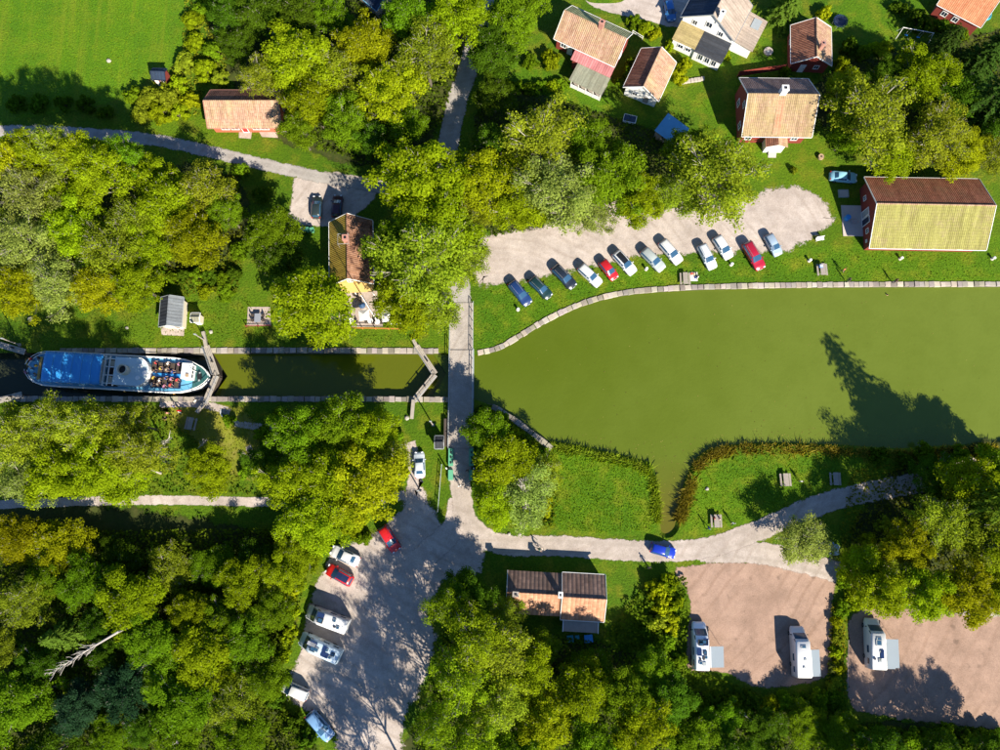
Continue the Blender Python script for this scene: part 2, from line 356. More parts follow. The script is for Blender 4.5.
def strip(name, px, width, z, mat, ring=.8):
    pts = [G2(*p) for p in smooth_poly(px, False, 6)]; ws = width / 2
    offs = [ws, ws - ring, 0, -(ws - ring), -ws]; V = []; E = []; A = []
    for j, d in enumerate(offs):
        V += [(x, y, z) for x, y in offset(pts, d, False)]; E += [0.0 if j in (0, 4) else 1.0] * len(pts); A += [d / ws] * len(pts)
    n = len(pts); F = [(j * n + i, (j + 1) * n + i, (j + 1) * n + i + 1, j * n + i + 1) for j in range(4) for i in range(n - 1)]
    me = bpy.data.meshes.new(name); me.from_pydata(V, [], F); me.materials.append(mat); set_attr(me, 'edge', E); set_attr(me, 'across', A); me.update()
    return tag(link(name, me), kind='structure')

# the cut for canal and basin (photo pixels of the bank's upper edge)
N_CANAL = [(-70, 352.5), (60, 353), (200, 352.5), (330, 352.5), (440, 353)]
N_LAKE = [(440, 353), (478, 355), (500, 349.5), (520, 338), (545, 323), (580, 306.5), (620, 295.5), (670, 290.5), (740, 288), (850, 286.5), (1000, 286), (1080, 286)]
S_LAKE = [(1080, 447), (1000, 447), (950, 449), (900, 452), (850, 449), (770, 446), (722, 450), (703, 458), (692, 475), (686, 495), (682, 515), (678, 531), (669, 538),
          (659, 534), (656, 518), (654.5, 492), (650, 468), (640, 463), (610, 456), (580, 449), (549, 444)]
S_WALL = [(549, 444), (525, 425), (500, 408)]
S_CANAL = [(500, 408), (474, 399), (440, 397.5), (330, 397), (200, 397), (60, 397), (-70, 397)]
cut = [G2(*p) for p in N_CANAL[:-1]] + [G2(*p) for p in smooth_poly(N_LAKE, False, 4)] + [G2(*p) for p in smooth_poly(S_LAKE, False, 3)] + [G2(*p) for p in S_WALL[1:]] + [G2(*p) for p in S_CANAL[1:]]
B = 700
outer = [(-B, -B), (B, -B), (B, B), (-B, B)]
me = bpy.data.meshes.new('ground')
loops = [[Vector((x, y, 0)) for x, y in outer], [Vector((x, y, 0)) for x, y in cut]]
allp = [p for l in loops for p in l]
tris = []
for a, b, c in geometry.tessellate_polygon(loops):
    s = (allp[b] - allp[a]).cross(allp[c] - allp[a]).z
    tris.append((a, b, c) if s > 0 else (a, c, b))
me.from_pydata(allp, [], tris); me.materials.append(M['grass']); me.update()
tag(link('ground', me), kind='structure')
# water, each level its own sheet
def flat(name, px, z, mat):
    mb = MB(); pts = [G2(*p) for p in px]
    if area2(pts) < 0: pts = pts[::-1]
    mb.add([(x, y, z) for x, y in pts], [tuple(range(len(pts)))])
    return tag(mb.build(name, mat), kind='structure')
flat('water', [(424, 340), (446, 373), (424, 410), (470, 460), (620, 560), (1100, 560), (1100, 260), (470, 300)], -.55, M['water'])
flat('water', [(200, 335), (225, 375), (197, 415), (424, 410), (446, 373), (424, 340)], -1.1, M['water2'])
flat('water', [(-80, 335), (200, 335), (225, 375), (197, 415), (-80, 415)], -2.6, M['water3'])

# ------------------------------------------------------------------ roads, yards, lawns
sheet('meadow', [(-40, -40), (230, -40), (190, 30), (180, 60), (150, 78), (115, 100), (60, 112), (-40, 112)], .012, M['meadow'], ring=None)
sheet('garden_lawn', [(690, 110), (760, 60), (860, -20), (930, -10), (900, 40), (845, 60), (760, 165), (700, 100)], .008, M['lawn'], ring=None)
sheet('garden_lawn', [(488, 60), (555, 75), (640, 110), (730, 150), (640, 150), (520, 120)], .008, M['lawn'], ring=None)
sheet('lake_lawn', [(482, 290), (560, 282), (700, 262), (840, 245), (1080, 235), (1080, 281), (740, 281), (620, 288), (545, 316), (505, 342), (478, 345)], .008, M['lawn'], ring=None)
sheet('lake_lawn', [(560, 455), (640, 470), (648, 500), (655, 532), (600, 535), (560, 530), (540, 490)], .008, M['lawn'], ring=None)
sheet('lake_lawn', [(700, 465), (760, 455), (900, 460), (800, 505), (740, 525), (690, 535), (684, 510)], .008, M['lawn'], ring=None)
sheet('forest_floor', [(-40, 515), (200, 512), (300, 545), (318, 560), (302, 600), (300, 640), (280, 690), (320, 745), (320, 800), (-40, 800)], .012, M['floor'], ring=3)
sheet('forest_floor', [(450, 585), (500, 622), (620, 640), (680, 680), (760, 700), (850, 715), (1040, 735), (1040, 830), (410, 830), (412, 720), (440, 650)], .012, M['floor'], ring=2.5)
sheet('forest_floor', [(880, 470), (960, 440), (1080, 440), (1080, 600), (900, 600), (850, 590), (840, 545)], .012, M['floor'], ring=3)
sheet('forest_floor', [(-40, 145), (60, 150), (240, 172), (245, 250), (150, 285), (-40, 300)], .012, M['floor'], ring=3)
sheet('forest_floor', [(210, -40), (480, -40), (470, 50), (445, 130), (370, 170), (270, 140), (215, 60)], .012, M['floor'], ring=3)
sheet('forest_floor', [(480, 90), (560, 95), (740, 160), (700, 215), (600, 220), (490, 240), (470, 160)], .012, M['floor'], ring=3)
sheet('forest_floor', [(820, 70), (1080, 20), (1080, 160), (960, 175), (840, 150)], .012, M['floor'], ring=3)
sheet('trodden_ground', [(160, 402), (240, 404), (262, 440), (265, 480), (235, 480), (200, 450), (170, 425)], .016, M['dry'], ring=1.6)
sheet('gravel_yard', [(474, 288), (470, 255), (484, 232), (540, 222), (600, 200), (660, 198), (700, 205), (745, 192), (785, 182), (812, 187), (832, 205), (837, 224), (815, 242), (788, 256), (760, 257),
                      (700, 258), (640, 262), (590, 272), (550, 281), (510, 288)], .03, M['gravel'], ring=2.4)
sheet('gravel_yard', [(296, 172), (290, 200), (287, 222), (312, 228), (340, 226), (372, 205), (380, 190), (374, 178), (330, 170)], .03, M['gravel'], ring=1.0)
sheet('courtyard', [(570, -30), (585, 2), (612, 14), (655, 24), (672, 28), (700, 20), (690, -30)], .03, M['gravel'], ring=.6)
sheet('car_park', [(404, 488), (420, 470), (432, 500), (446, 520), (470, 524), (488, 545), (482, 575), (450, 582), (433, 610), (441, 640), (426, 690), (409, 720), (398, 800), (335, 800), (331, 738), (306, 716),
                   (288, 703), (284, 680), (298, 645), (304, 605), (320, 568), (336, 543), (372, 530), (396, 508)], .03, M['gravel'], ring=2.0)
sheet('camper_park', [(676, 566), (760, 560), (838, 566), (834, 600), (834, 650), (826, 680), (762, 690), (722, 674), (688, 673), (684, 640), (688, 610), (684, 590)], .026, M['pink'], ring=1.0)
sheet('camper_park', [(852, 612), (900, 606), (1080, 612), (1080, 728), (940, 726), (880, 718), (848, 706), (845, 650)], .026, M['pink'], ring=1.2)
strip('road', [(-40, 131), (0, 131), (60, 132), (120, 136), (170, 143), (220, 154), (270, 166), (320, 177), (372, 186), (410, 196), (440, 215), (455, 245)], 2.6, .036, M['asphalt'])
strip('road', [(492, -40), (482, 10), (470, 62), (459, 95), (451, 130), (446, 165), (448, 210), (455, 250), (461, 306)], 3.9, .042, M['asphalt'])
strip('road', [(461, 444), (460, 470), (462, 500), (470, 525), (500, 544), (560, 546), (640, 551), (700, 549), (750, 534), (800, 512), (850, 496), (920, 482), (990, 465), (1060, 460)], 3.6, .042, M['road'])
strip('road', [(700, 551), (760, 553), (820, 567), (880, 585), (940, 600), (1000, 606), (1060, 606)], 3.8, .038, M['road'])
strip('road', [(461, 500), (452, 530), (420, 560)], 4.2, .036, M['gravel'])
strip('footpath', [(-40, 508), (30, 503), (100, 501), (170, 500), (265, 502), (320, 500), (370, 500), (405, 495)], 1.7, .034, M['gravel'], ring=.45)
strip('footpath', [(160, 403), (205, 405), (230, 412)], 1.6, .034, M['gravel'], ring=.6)
strip('footpath', [(410, 442), (414, 460), (412, 490)], 2.4, .033, M['gravel'], ring=.9)
strip('footpath', [(235, 424), (262, 427), (292, 430)], 1.4, .033, M['gravel'], ring=.6)
strip('footpath', [(248, 446), (258, 468), (272, 480)], 1.2, .033, M['gravel'], ring=.5)
flat('terrace', [(341, 291), (377, 291), (383, 327), (338, 327)], .05, M['paving'])
flat('terrace', [(248, 307), (270, 307), (271, 326), (247, 326)], .05, M['paving'])
flat('patio', [(160, 324), (185, 322), (184, 336), (162, 335)], .05, M['paving'])
flat('patio', [(239, 132), (252, 132), (251, 139), (239, 138)], .05, M['paving'])
flat('patio', [(259, 132), (277, 131), (278, 138), (262, 137)], .05, M['paving'])
tag(sheet('round_lawn', [(578, -20), (585, 0), (605, 3.5), (625, 0), (632, -20)], .05, M['meadow'], ring=None), kind='structure')

# ------------------------------------------------------------------ quay walls with coping stones
cop = []
for k in range(5):
    mb = MB(); L = 1.0; h = .3; d = .78
    j = lambda s: random.uniform(-s, s)
    pts = [(-L / 2 + j(.03), -d / 2 + j(.04)), (L / 2 + j(.03), -d / 2 + j(.04)), (L / 2 + j(.03), d / 2 + j(.06)), (-L / 2 + j(.03), d / 2 + j(.06))]
    b = .05; inn = [(x * .93, y * .91) for x, y in pts]
    mb.add([(x, y, -h) for x, y in pts] + [(x, y, -.04) for x, y in pts] + [(x, y, j(.012)) for x, y in inn],
           [(3, 2, 1, 0)] + [(i, (i + 1) % 4, 4 + (i + 1) % 4, 4 + i) for i in range(4)] + [(4 + i, 4 + (i + 1) % 4, 8 + (i + 1) % 4, 8 + i) for i in range(4)] + [(8, 9, 10, 11)])
    cop.append(mb.mesh('coping_stone', M['stone']))
def quay(label, px, depth, zc=.17, tone=1.0, step=.86):
    pts = [G2(*p) for p in smooth_poly(px, False, 6)]
    out = offset(pts, .62, False)          # land lies to the left of the path
    n = len(pts); V = [(x, y, -.14) for x, y in pts] + [(x, y, -depth) for x, y in pts] + [(x, y, -.14) for x, y in out] + [(x, y, -depth) for x, y in out]
    F = [(i + 1, i, n + i, n + i + 1) for i in range(n - 1)] + [(i, i + 1, 2 * n + i + 1, 2 * n + i) for i in range(n - 1)] + [(2 * n + i, 2 * n + i + 1, 3 * n + i + 1, 3 * n + i) for i in range(n - 1)]
    me = bpy.data.meshes.new('quay_wall'); me.from_pydata(V, [], F); me.materials.append(M['wallstone']); me.update()
    q = tag(link('quay_wall', me), label, 'quay wall')
    mid = [Vector(p) for p in offset(pts, .33, False)]; acc = 0.0
    seg = [(mid[i + 1] - mid[i]).length for i in range(n - 1)]; tot = sum(seg); d = .5
    while d < tot - .4:
        t = d; i = 0
        while i < n - 2 and t > seg[i]: t -= seg[i]; i += 1
        dr = (mid[i + 1] - mid[i]).normalized(); p = mid[i] + dr * t
        sx = random.uniform(.7, 1.0)
        o = link('coping_stone', random.choice(cop), q, (p.x, p.y, zc + random.uniform(-.02, .02)), math.atan2(dr.y, dr.x) + R(random.uniform(-1.5, 1.5)))
        o.scale = (sx, random.uniform(.9, 1.15), 1); v = random.uniform(.55, 1.3) * tone
        o.color = (.30 * v, .265 * v * random.uniform(.94, 1.04), .22 * v * random.uniform(.88, 1.1), 1)
        d += sx * 1.0 + .03
    return q
quay('long curved quay wall of pale coping stones along the north shore of the basin', [p for p in N_LAKE if p[0] > 474], 1.8, tone=1.15)
quay('straight stone quay wall along the north side of the lock', [p for p in N_CANAL if p[0] > -60], 4.5)
quay('straight stone quay wall along the south side of the lock', S_CANAL[1:], 4.5)
quay('short stone wall at the basin corner south-east of the bridge', [(553, 447)] + S_WALL[1:] + [(487, 403)], 1.8)
# soft banks and reeds south of the basin
bank = [Vector(p) for p in (G2(*q) for q in smooth_poly(S_LAKE, False, 3))]
bk = [(p.x, p.y) for p in bank]; inn = offset(bk, -1.6, False); n = len(bk)
me = bpy.data.meshes.new('bank'); me.from_pydata([(x, y, 0) for x, y in bk] + [(x, y, -1.4) for x, y in inn], [], [(i, n + i, n + i + 1, i + 1) for i in range(n - 1)])
me.materials.append(M['grass']); me.update(); tag(link('bank', me), kind='structure')

# ------------------------------------------------------------------ vegetation
def leaf_mesh(name, C, NRM, size, tone, aspect=1.0):
    """one small face per leaf spray: centres C, normals NRM"""
    n = len(C); NRM = NRM / np.linalg.norm(NRM, axis=1, keepdims=True)
    rnd = rng.normal(size=(n, 3)); A = np.cross(NRM, rnd); A /= np.linalg.norm(A, axis=1, keepdims=True); Bv = np.cross(NRM, A)
    s = (size * rng.uniform(.6, 1.4, n))[:, None] * .5; asp = (aspect * rng.uniform(.55, 1.0, n))[:, None]
    fold = NRM * s * rng.uniform(-.35, .35, n)[:, None]
    V = np.stack([C - A * s + fold, C - Bv * s * asp, C + A * s + fold, C + Bv * s * asp], 1).reshape(-1, 3)
    me = bpy.data.meshes.new(name); me.vertices.add(4 * n); me.loops.add(4 * n); me.polygons.add(n)
    me.vertices.foreach_set('co', V.ravel()); me.loops.foreach_set('vertex_index', np.arange(4 * n)); me.polygons.foreach_set('loop_start', np.arange(n) * 4)
    me.update(calc_edges=True); a = me.attributes.new('tone', 'FLOAT', 'FACE'); a.data.foreach_set('value', tone.astype(np.float32)); me.materials.append(M['leaf'])
    return me
TR, TH = 4.5, 13.0         # nominal crown radius and height of the tree meshes
def make_tree(nclump, per, leaf, density_top=1.0, twigs=1.0, seed=0, flat=.95, rag=.22):
    g = np.random.default_rng(seed); hc, rz = TH * .64, TH * .36
    ph = g.uniform(0, 6.28, 4); amp = g.uniform(.3, 1, 4)
    def outline(a): return 1 + rag * (amp[0] * np.sin(2 * a + ph[0]) + amp[1] * np.sin(3 * a + ph[1]) + .7 * amp[2] * np.sin(5 * a + ph[2])) * .6
    cl = []
    for i in range(nclump):
        u = (i + .5) / nclump; cz = 1 - 1.55 * u; a = i * 2.39996 + g.uniform(-.35, .35); rr = math.sqrt(max(0, 1 - cz * cz)) if cz > 0 else 1 - .35 * cz * cz
        d = g.uniform(.55, 1.04) * (1 if i % 4 else .6)
        cl.append((TR * .93 * rr * d * outline(a) * math.cos(a), TR * .93 * rr * d * outline(a) * math.sin(a), hc + rz * cz * d * flat + g.uniform(-.3, .3), g.uniform(.17, .30) * TR * .82))
    cl = np.array(cl); Cs = []; Ns = []; T = []
    for c in cl:
        k = int(per * (c[3] / 1.0) ** 2 * g.uniform(.7, 1.2)); d = g.normal(size=(k, 3)); d /= np.linalg.norm(d, axis=1, keepdims=True)
        d[:, 2] = np.where(d[:, 2] < -.25, -d[:, 2], d[:, 2]); rad = c[3] * g.uniform(.3, 1.2, k)
        Cs.append(c[:3] + d * rad[:, None] * np.array([1.1, 1.1, .72])); Ns.append(d + np.array([0, 0, 1.35]) + g.normal(scale=.5, size=(k, 3)))
        T.append(np.clip(g.uniform(.36, .68) + g.normal(scale=.27, size=k), 0, 1))
    crown = leaf_mesh('crown', np.concatenate(Cs), np.concatenate(Ns), leaf, np.concatenate(T))
    mb = MB(); lean = g.uniform(-.25, .25, 2); top = Vector((lean[0], lean[1], hc + .5))
    mb.tube([(0, 0, -.15), (0, 0, .4), (lean[0] * .4, lean[1] * .4, hc * .5), top], [.34, .25, .19, .08], 7); mb.m = 1
    order = g.permutation(nclump)[:int(nclump * .55)]
    for i in order:
        c = Vector(cl[i][:3]); zb = max(2.6, min(hc, c.z - g.uniform(1.2, 3.2))); f = zb / (hc + .5); base = Vector((lean[0] * f, lean[1] * f, zb))
        mid = base.lerp(c, .5) + Vector((g.uniform(-.3, .3), g.uniform(-.3, .3), -.25)); tip = c + (c - base).normalized() * cl[i][3] * .75 + Vector((0, 0, .25))
        mb.tube([base, mid, c, tip], [.085, .06, .04, .015], 4)
        for q in range(int(3 * twigs)):
            e = c + Vector(g.normal(size=3)).normalized() * cl[i][3] * 1.1; e.z = max(e.z, c.z) + .15
            mb.tube([mid.lerp(c, g.uniform(.3, 1)), e], [.03, .012], 3)
    return mb.mesh('trunk', [M['oldbark'], M['bark']]), crown
full = [make_tree(92, 255, .25, seed=100 + k, rag=.3 + .06 * (k % 3)) for k in range(6)]
airy = [make_tree(84, 160, .225, twigs=2.4, seed=200 + k, rag=.36) for k in range(4)]
def make_conifer(seed, fat=1.0):
    g = np.random.default_rng(seed); Cs = []; Ns = []; T = []; mb = MB(); mb.tube([(0, 0, -.15), (0, 0, 6), (0, 0, TH * .985)], [.26, .17, .03], 7)
    z = 1.2
    while z < TH * .98:
        f = 1 - z / TH; rad = TR * (.12 + .88 * f ** fat); nb = int(6 + 8 * f); a0 = g.uniform(0, 6.28)
        for k in range(nb):
            a = a0 + 6.283 * k / nb + g.uniform(-.2, .2); r = rad * g.uniform(.78, 1.1); k2 = int(26 + 60 * f)
            t = g.uniform(.12, 1, k2); side = g.normal(scale=.13 * r, size=k2) * (1.1 - t)
            Cs.append(np.stack([math.cos(a) * r * t - math.sin(a) * side, math.sin(a) * r * t + math.cos(a) * side, z - .28 * r * t ** 2 + g.normal(scale=.07, size=k2)], 1))
            Ns.append(np.array([math.cos(a) * .5, math.sin(a) * .5, 1]) + g.normal(scale=.35, size=(k2, 3))); T.append(np.clip(.25 + .5 * t + g.normal(scale=.15, size=k2), 0, 1))
            mb.tube([(0, 0, z), (math.cos(a) * r * .9, math.sin(a) * r * .9, z - .25 * r)], [.035, .01], 3)
        z += .62 + .25 * f
    return mb.mesh('trunk', M['darkbark']), leaf_mesh('crown', np.concatenate(Cs), np.concatenate(Ns), .42, np.concatenate(T), .6)
conif = [make_conifer(300), make_conifer(301), make_conifer(302, .45)]
def make_bush(seed, n=22, per=95, leaf=.2):
    g = np.random.default_rng(seed); Cs = []; Ns = []; T = []; mb = MB()
    for i in range(n):
        a = i * 2.4; a += g.uniform(-.6, .6); r = .85 * math.sqrt((i + .3) / n) * g.uniform(.75, 1.2); c = np.array([r * math.cos(a), r * math.sin(a), max(.25, .8 - .5 * r * r + g.uniform(-.25, .2))]); rad = g.uniform(.15, .36)
        d = g.normal(size=(per, 3)); d /= np.linalg.norm(d, axis=1, keepdims=True); d[:, 2] = np.abs(d[:, 2]) * np.where(g.random(per) < .25, -1, 1)
        Cs.append(c + d * rad * g.uniform(.35, 1.25, per)[:, None] * np.array([1, 1, 1.05])); Ns.append(d + np.array([0, 0, .4]) + g.normal(scale=.4, size=(per, 3))); T.append(np.clip(g.uniform(.3, .7) + g.normal(scale=.2, size=per), 0, 1))
        mb.tube([(0, 0, -.08), tuple(c * np.array([.6, .6, .6])), tuple(c + np.array([0, 0, rad * .6]))], [.05, .03, .012], 4)
    C = np.concatenate(Cs); C[:, 2] = np.maximum(C[:, 2], .05)
    return mb.mesh('stem', M['darkbark']), leaf_mesh('foliage', C, np.concatenate(Ns), leaf, np.concatenate(T))
bushes = [make_bush(400 + k) for k in range(5)]
KIND = {  # leaf colour, mesh set, words
    'lime': ((.215, .28, .006), full, 'bright lime-green leafy'), 'green': ((.128, .215, .007), full, 'mid-green leafy'), 'yellow': ((.255, .28, .006), full, 'yellowing leafy'),
    'olive': ((.215, .262, .014), airy, 'thin olive-green'), 'grey': ((.225, .268, .05), airy, 'grey-green twiggy'), 'dark': ((.07, .13, .007), full, 'dark green leafy'),
    'fresh': ((.198, .275, .008), airy, 'light-crowned fresh green'), 'teal': ((.03, .075, .03), full, 'blue-green dense'), 'spruce': ((.05, .10, .014), conif, 'pointed dark conifer'), 'pale': ((.11, .18, .02), conif, 'pale green feathery'),
}
ORD = ['first', 'second', 'third', 'fourth', 'fifth', 'sixth', 'seventh', 'eighth', 'ninth', 'tenth', 'eleventh', 'twelfth', 'thirteenth', 'fourteenth', 'fifteenth', 'sixteenth', 'seventeenth', 'eighteenth', 'nineteenth', 'twentieth']
def depth_scale(p): return (P(1, 0, p.z) - P(0, 0, p.z)).length
def px_len(x, y, r, z): return (P(x + r, y, z) - P(x, y, z)).length
def place_tree(x, y, r, kind, h, label, group, deep=1):
    colr, meshes, _ = KIND[kind]; hc = (.64 if meshes is not conif else .45) * h
    p = P(x, y, hc); rad = px_len(x, y, r, hc) * (1.0 if meshes is not conif else 1.1); p.z = 0
    t = empty('conifer_tree' if meshes is conif else 'broadleaf_tree', p, random.uniform(0, 6.28), label, 'tree', group)
    tm, cm = random.choice(meshes); s = rad / TR; t.scale = (s, s, h / TH)
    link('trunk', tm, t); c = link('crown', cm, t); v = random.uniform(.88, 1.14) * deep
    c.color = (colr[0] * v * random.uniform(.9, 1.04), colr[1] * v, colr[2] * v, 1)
    return t
def wood(place, group, rows, low=1.0):
    """rows: (x, y, r, kind[, h]); a label counts trees of one kind from the left"""
    cnt = {}
    for k in set(r[3] for r in rows):
        cnt[k] = sorted([r for r in rows if r[3] == k], key=lambda r: r[0])
    for row in rows:
        x, y, r, k = row[:4]; h = row[4] if len(row) > 4 else min(17, max(6.5, 6.3 + r * .155 * 1.45)) * low
        same = cnt[k]; i = same.index(row); n = len(same)
        if n == 1: lab = f'single {KIND[k][2]} tree {place}'
        else: lab = f'{KIND[k][2]} tree {place}, {"leftmost" if i == 0 else "rightmost" if i == n - 1 else ORD[i] + " from the left"}'
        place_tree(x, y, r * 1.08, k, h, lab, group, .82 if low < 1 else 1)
L_, G_, Y_, O_, E_, D_, T_, S_, W_ = 'lime', 'green', 'yellow', 'olive', 'grey', 'dark', 'teal', 'spruce', 'pale'
wood('in the wood above the lock', 'trees north of the lock', [
    (14, 160, 23, Y_, 18.5), (40, 156, 20, L_, 18.5), (62, 152, 21, O_, 19), (85, 160, 20, L_, 18), (103, 170, 25, L_, 18), (33, 195, 30, E_, 16), (128, 158, 17, G_, 15), (152, 178, 20, L_), (165, 205, 30, L_), (207, 190, 26, O_), (195, 238, 28, Y_), (226, 212, 17, G_),
    (28, 244, 32, E_), (78, 232, 30, L_), (112, 252, 31, O_), (58, 284, 27, E_), (98, 290, 24, Y_), (22, 288, 24, Y_), (136, 283, 24, L_), (-8, 222, 22, O_), (134, 222, 26, O_), (75, 197, 26, L_), (150, 248, 22, L_), (-5, 262, 20, L_)])
wood('around the cafe', 'trees around the cafe', [(272, 232, 24, G_), (283, 262, 18, D_), (312, 306, 38, L_), (425, 262, 46, O_), (442, 222, 36, L_), (408, 305, 28, L_), (462, 262, 24, O_), (464, 182, 19, L_, 11), (468, 218, 22, O_, 11), (474, 250, 15, O_, 9), (418, 182, 41, L_), (392, 245, 22, G_), (436, 308, 24, O_)])
wood('in the grove behind the coral cottage', 'trees north of the road', [
    (298, 62, 33, L_), (262, 78, 20, O_), (312, 102, 26, L_), (364, 45, 27, Y_), (426, 56, 31, O_), (390, 92, 30, Y_), (345, 124, 23, G_), (410, 16, 24, G_), (460, 14, 30, L_), (372, 142, 16, D_), (300, 130, 17, G_), (335, 70, 24, O_),
    (236, 45, 17, D_, 8), (228, 14, 20, D_, 9), (262, 18, 22, D_, 10), (300, 12, 22, D_, 10), (332, 18, 18, G_, 9), (405, 125, 20, G_, 9)])  # dark ones here carry the taller trees' shade in their leaf colour
wood('above the lakeside parking row', 'trees above the lakeside parking', [
    (490, 185, 31, Y_), (542, 140, 38, O_), (556, 192, 38, E_), (610, 178, 33, G_), (640, 200, 24, L_), (716, 178, 43, O_), (690, 150, 22, G_), (520, 205, 25, L_), (672, 195, 22, O_), (585, 145, 25, G_), (498, 145, 20, D_, 9), (590, 215, 20, E_, 8)])
wood('in the gardens along the top', 'garden trees', [
    (492, 52, 25, D_, 10), (512, 22, 24, G_, 10), (530, -4, 22, G_, 10), (495, 95, 18, D_, 8), (788, 6, 20, W_, 8)])
wood('behind the barn', 'trees behind the barn', [
    (872, 115, 38, O_), (925, 76, 27, L_, 11), (936, 136, 31, O_), (963, 152, 23, Y_, 9), (985, 108, 30, S_, 14), (992, 152, 20, O_, 9), (845, 88, 19, L_, 8), (895, 155, 22, L_, 9), (985, 58, 26, S_, 13), (945, 45, 16, S_, 9), (958, 95, 22, D_, 10), (888, 78, 18, D_, 8), (850, 132, 22, G_, 9), (1010, 125, 24, D_, 11)])
wood('on the bank south of the lock', 'trees south of the lock', [
    (18, 438, 30, O_, 15), (50, 420, 23, O_, 16), (60, 472, 30, L_), (102, 468, 30, L_, 15), (90, 428, 24, O_, 17), (142, 452, 25, O_, 16), (208, 468, 22, L_, 8), (28, 482, 24, E_), (128, 476, 22, L_), (128, 422, 20, O_, 15)])
wood('between the footpath and the bridge', 'trees west of the bridge', [
    (300, 432, 27, G_, 14), (340, 424, 24, G_, 14), (374, 432, 22, L_, 13), (290, 482, 26, L_), (330, 478, 32, L_), (368, 482, 34, Y_), (392, 462, 20, O_), (312, 520, 28, L_), (350, 508, 22, L_), (262, 462, 17, D_, 7)])
wood('in the lower left wood', 'trees of the south-west wood', [
    (18, 540, 25, Y_, 6), (60, 546, 27, Y_, 6.5), (86, 582, 23, G_), (28, 600, 25, O_), (130, 600, 30, L_), (168, 570, 23, O_, 5), (215, 566, 21, G_, 4.5), (243, 582, 23, L_), (62, 636, 20, W_, 10), (150, 642, 26, G_), (206, 656, 30, L_), (247, 640, 24, G_),
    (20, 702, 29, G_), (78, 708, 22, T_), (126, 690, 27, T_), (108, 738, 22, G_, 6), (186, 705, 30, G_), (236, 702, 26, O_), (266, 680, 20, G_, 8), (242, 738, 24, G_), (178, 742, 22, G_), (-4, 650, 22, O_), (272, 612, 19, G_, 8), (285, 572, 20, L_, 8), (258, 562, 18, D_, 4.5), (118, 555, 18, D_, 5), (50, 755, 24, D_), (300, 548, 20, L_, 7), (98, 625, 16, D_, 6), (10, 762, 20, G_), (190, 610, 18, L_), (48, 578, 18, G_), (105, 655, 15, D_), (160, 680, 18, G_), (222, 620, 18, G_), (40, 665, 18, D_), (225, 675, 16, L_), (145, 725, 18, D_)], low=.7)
wood('just east of the bridge', 'trees east of the bridge', [(506, 462, 28, L_, 10), (488, 432, 22, G_, 9), (527, 493, 30, E_, 9), (497, 502, 22, L_, 8), (545, 470, 18, O_, 7)])
wood('in the wood below the two-part house', 'trees of the south wood', [
    (448, 606, 21, 'fresh', 15), (470, 596, 22, D_, 10), (476, 640, 30, 'fresh', 17), (504, 655, 32, O_), (460, 682, 28, 'fresh', 17.5), (500, 702, 30, O_), (438, 722, 22, 'fresh', 18), (538, 648, 19, G_, 7), (528, 672, 25, L_), (582, 690, 27, L_), (546, 722, 26, Y_), (590, 668, 18, G_, 7), (622, 694, 24, G_),
    (652, 672, 20, G_, 6), (640, 724, 28, L_), (592, 744, 24, G_), (672, 700, 22, D_, 8), (690, 742, 22, G_, 7), (722, 722, 18, G_, 4.5), (764, 728, 20, D_, 5), (806, 722, 18, G_, 4.5), (836, 735, 18, G_, 5), (470, 748, 28, 'fresh', 18), (520, 756, 26, G_), (428, 782, 24, 'fresh', 19), (402, 815, 25, 'fresh', 19), (445, 830, 28, 'fresh', 19), (395, 870, 26, 'fresh', 20), (505, 612, 17, O_, 8),
    (735, 755, 22, D_, 7), (880, 745, 18, D_, 8), (940, 752, 18, D_, 8), (995, 748, 18, D_, 8)])
wood('below the reddish camper park', 'trees below the camper park', [(960, 812, 22, O_, 15), (1018, 812, 22, O_, 15), (905, 800, 20, O_, 13), (870, 780, 22, D_, 11), (790, 770, 14, O_, 8)])
wood('in the wood at the right edge', 'trees of the east wood', [
    (806, 540, 25, E_, 7), (862, 566, 22, L_, 8), (880, 592, 24, L_), (922, 592, 26, L_), (962, 592, 28, Y_), (995, 588, 20, L_), (905, 545, 22, Y_), (942, 520, 28, O_), (982, 535, 30, O_), (972, 485, 27, L_), (935, 474, 20, D_, 8), (1000, 470, 22, G_, 9), (900, 575, 20, O_), (1012, 505, 26, O_, 13), (1004, 552, 28, L_, 14)])
tall = place_tree(985, 500, 27, 'dark', 22.5, 'very tall tree whose shadow reaches far across the basin', 'trees of the east wood')
tp = P(822, 331, -.55); k_ = 23.05 / math.tan(SUN_EL); tall.location = (tp.x + math.sin(SUN_AZ) * k_, tp.y - math.cos(SUN_AZ) * k_, 0)
for c_ in tall.children: c_.data = conif[2][0 if c_.name.startswith('trunk') else 1]
tall.scale = (1.12, 1.12, 22.5 / TH); tall.name = 'conifer_tree'; [setattr(c_, 'color', (.10, .16, .012, 1)) for c_ in tall.children]

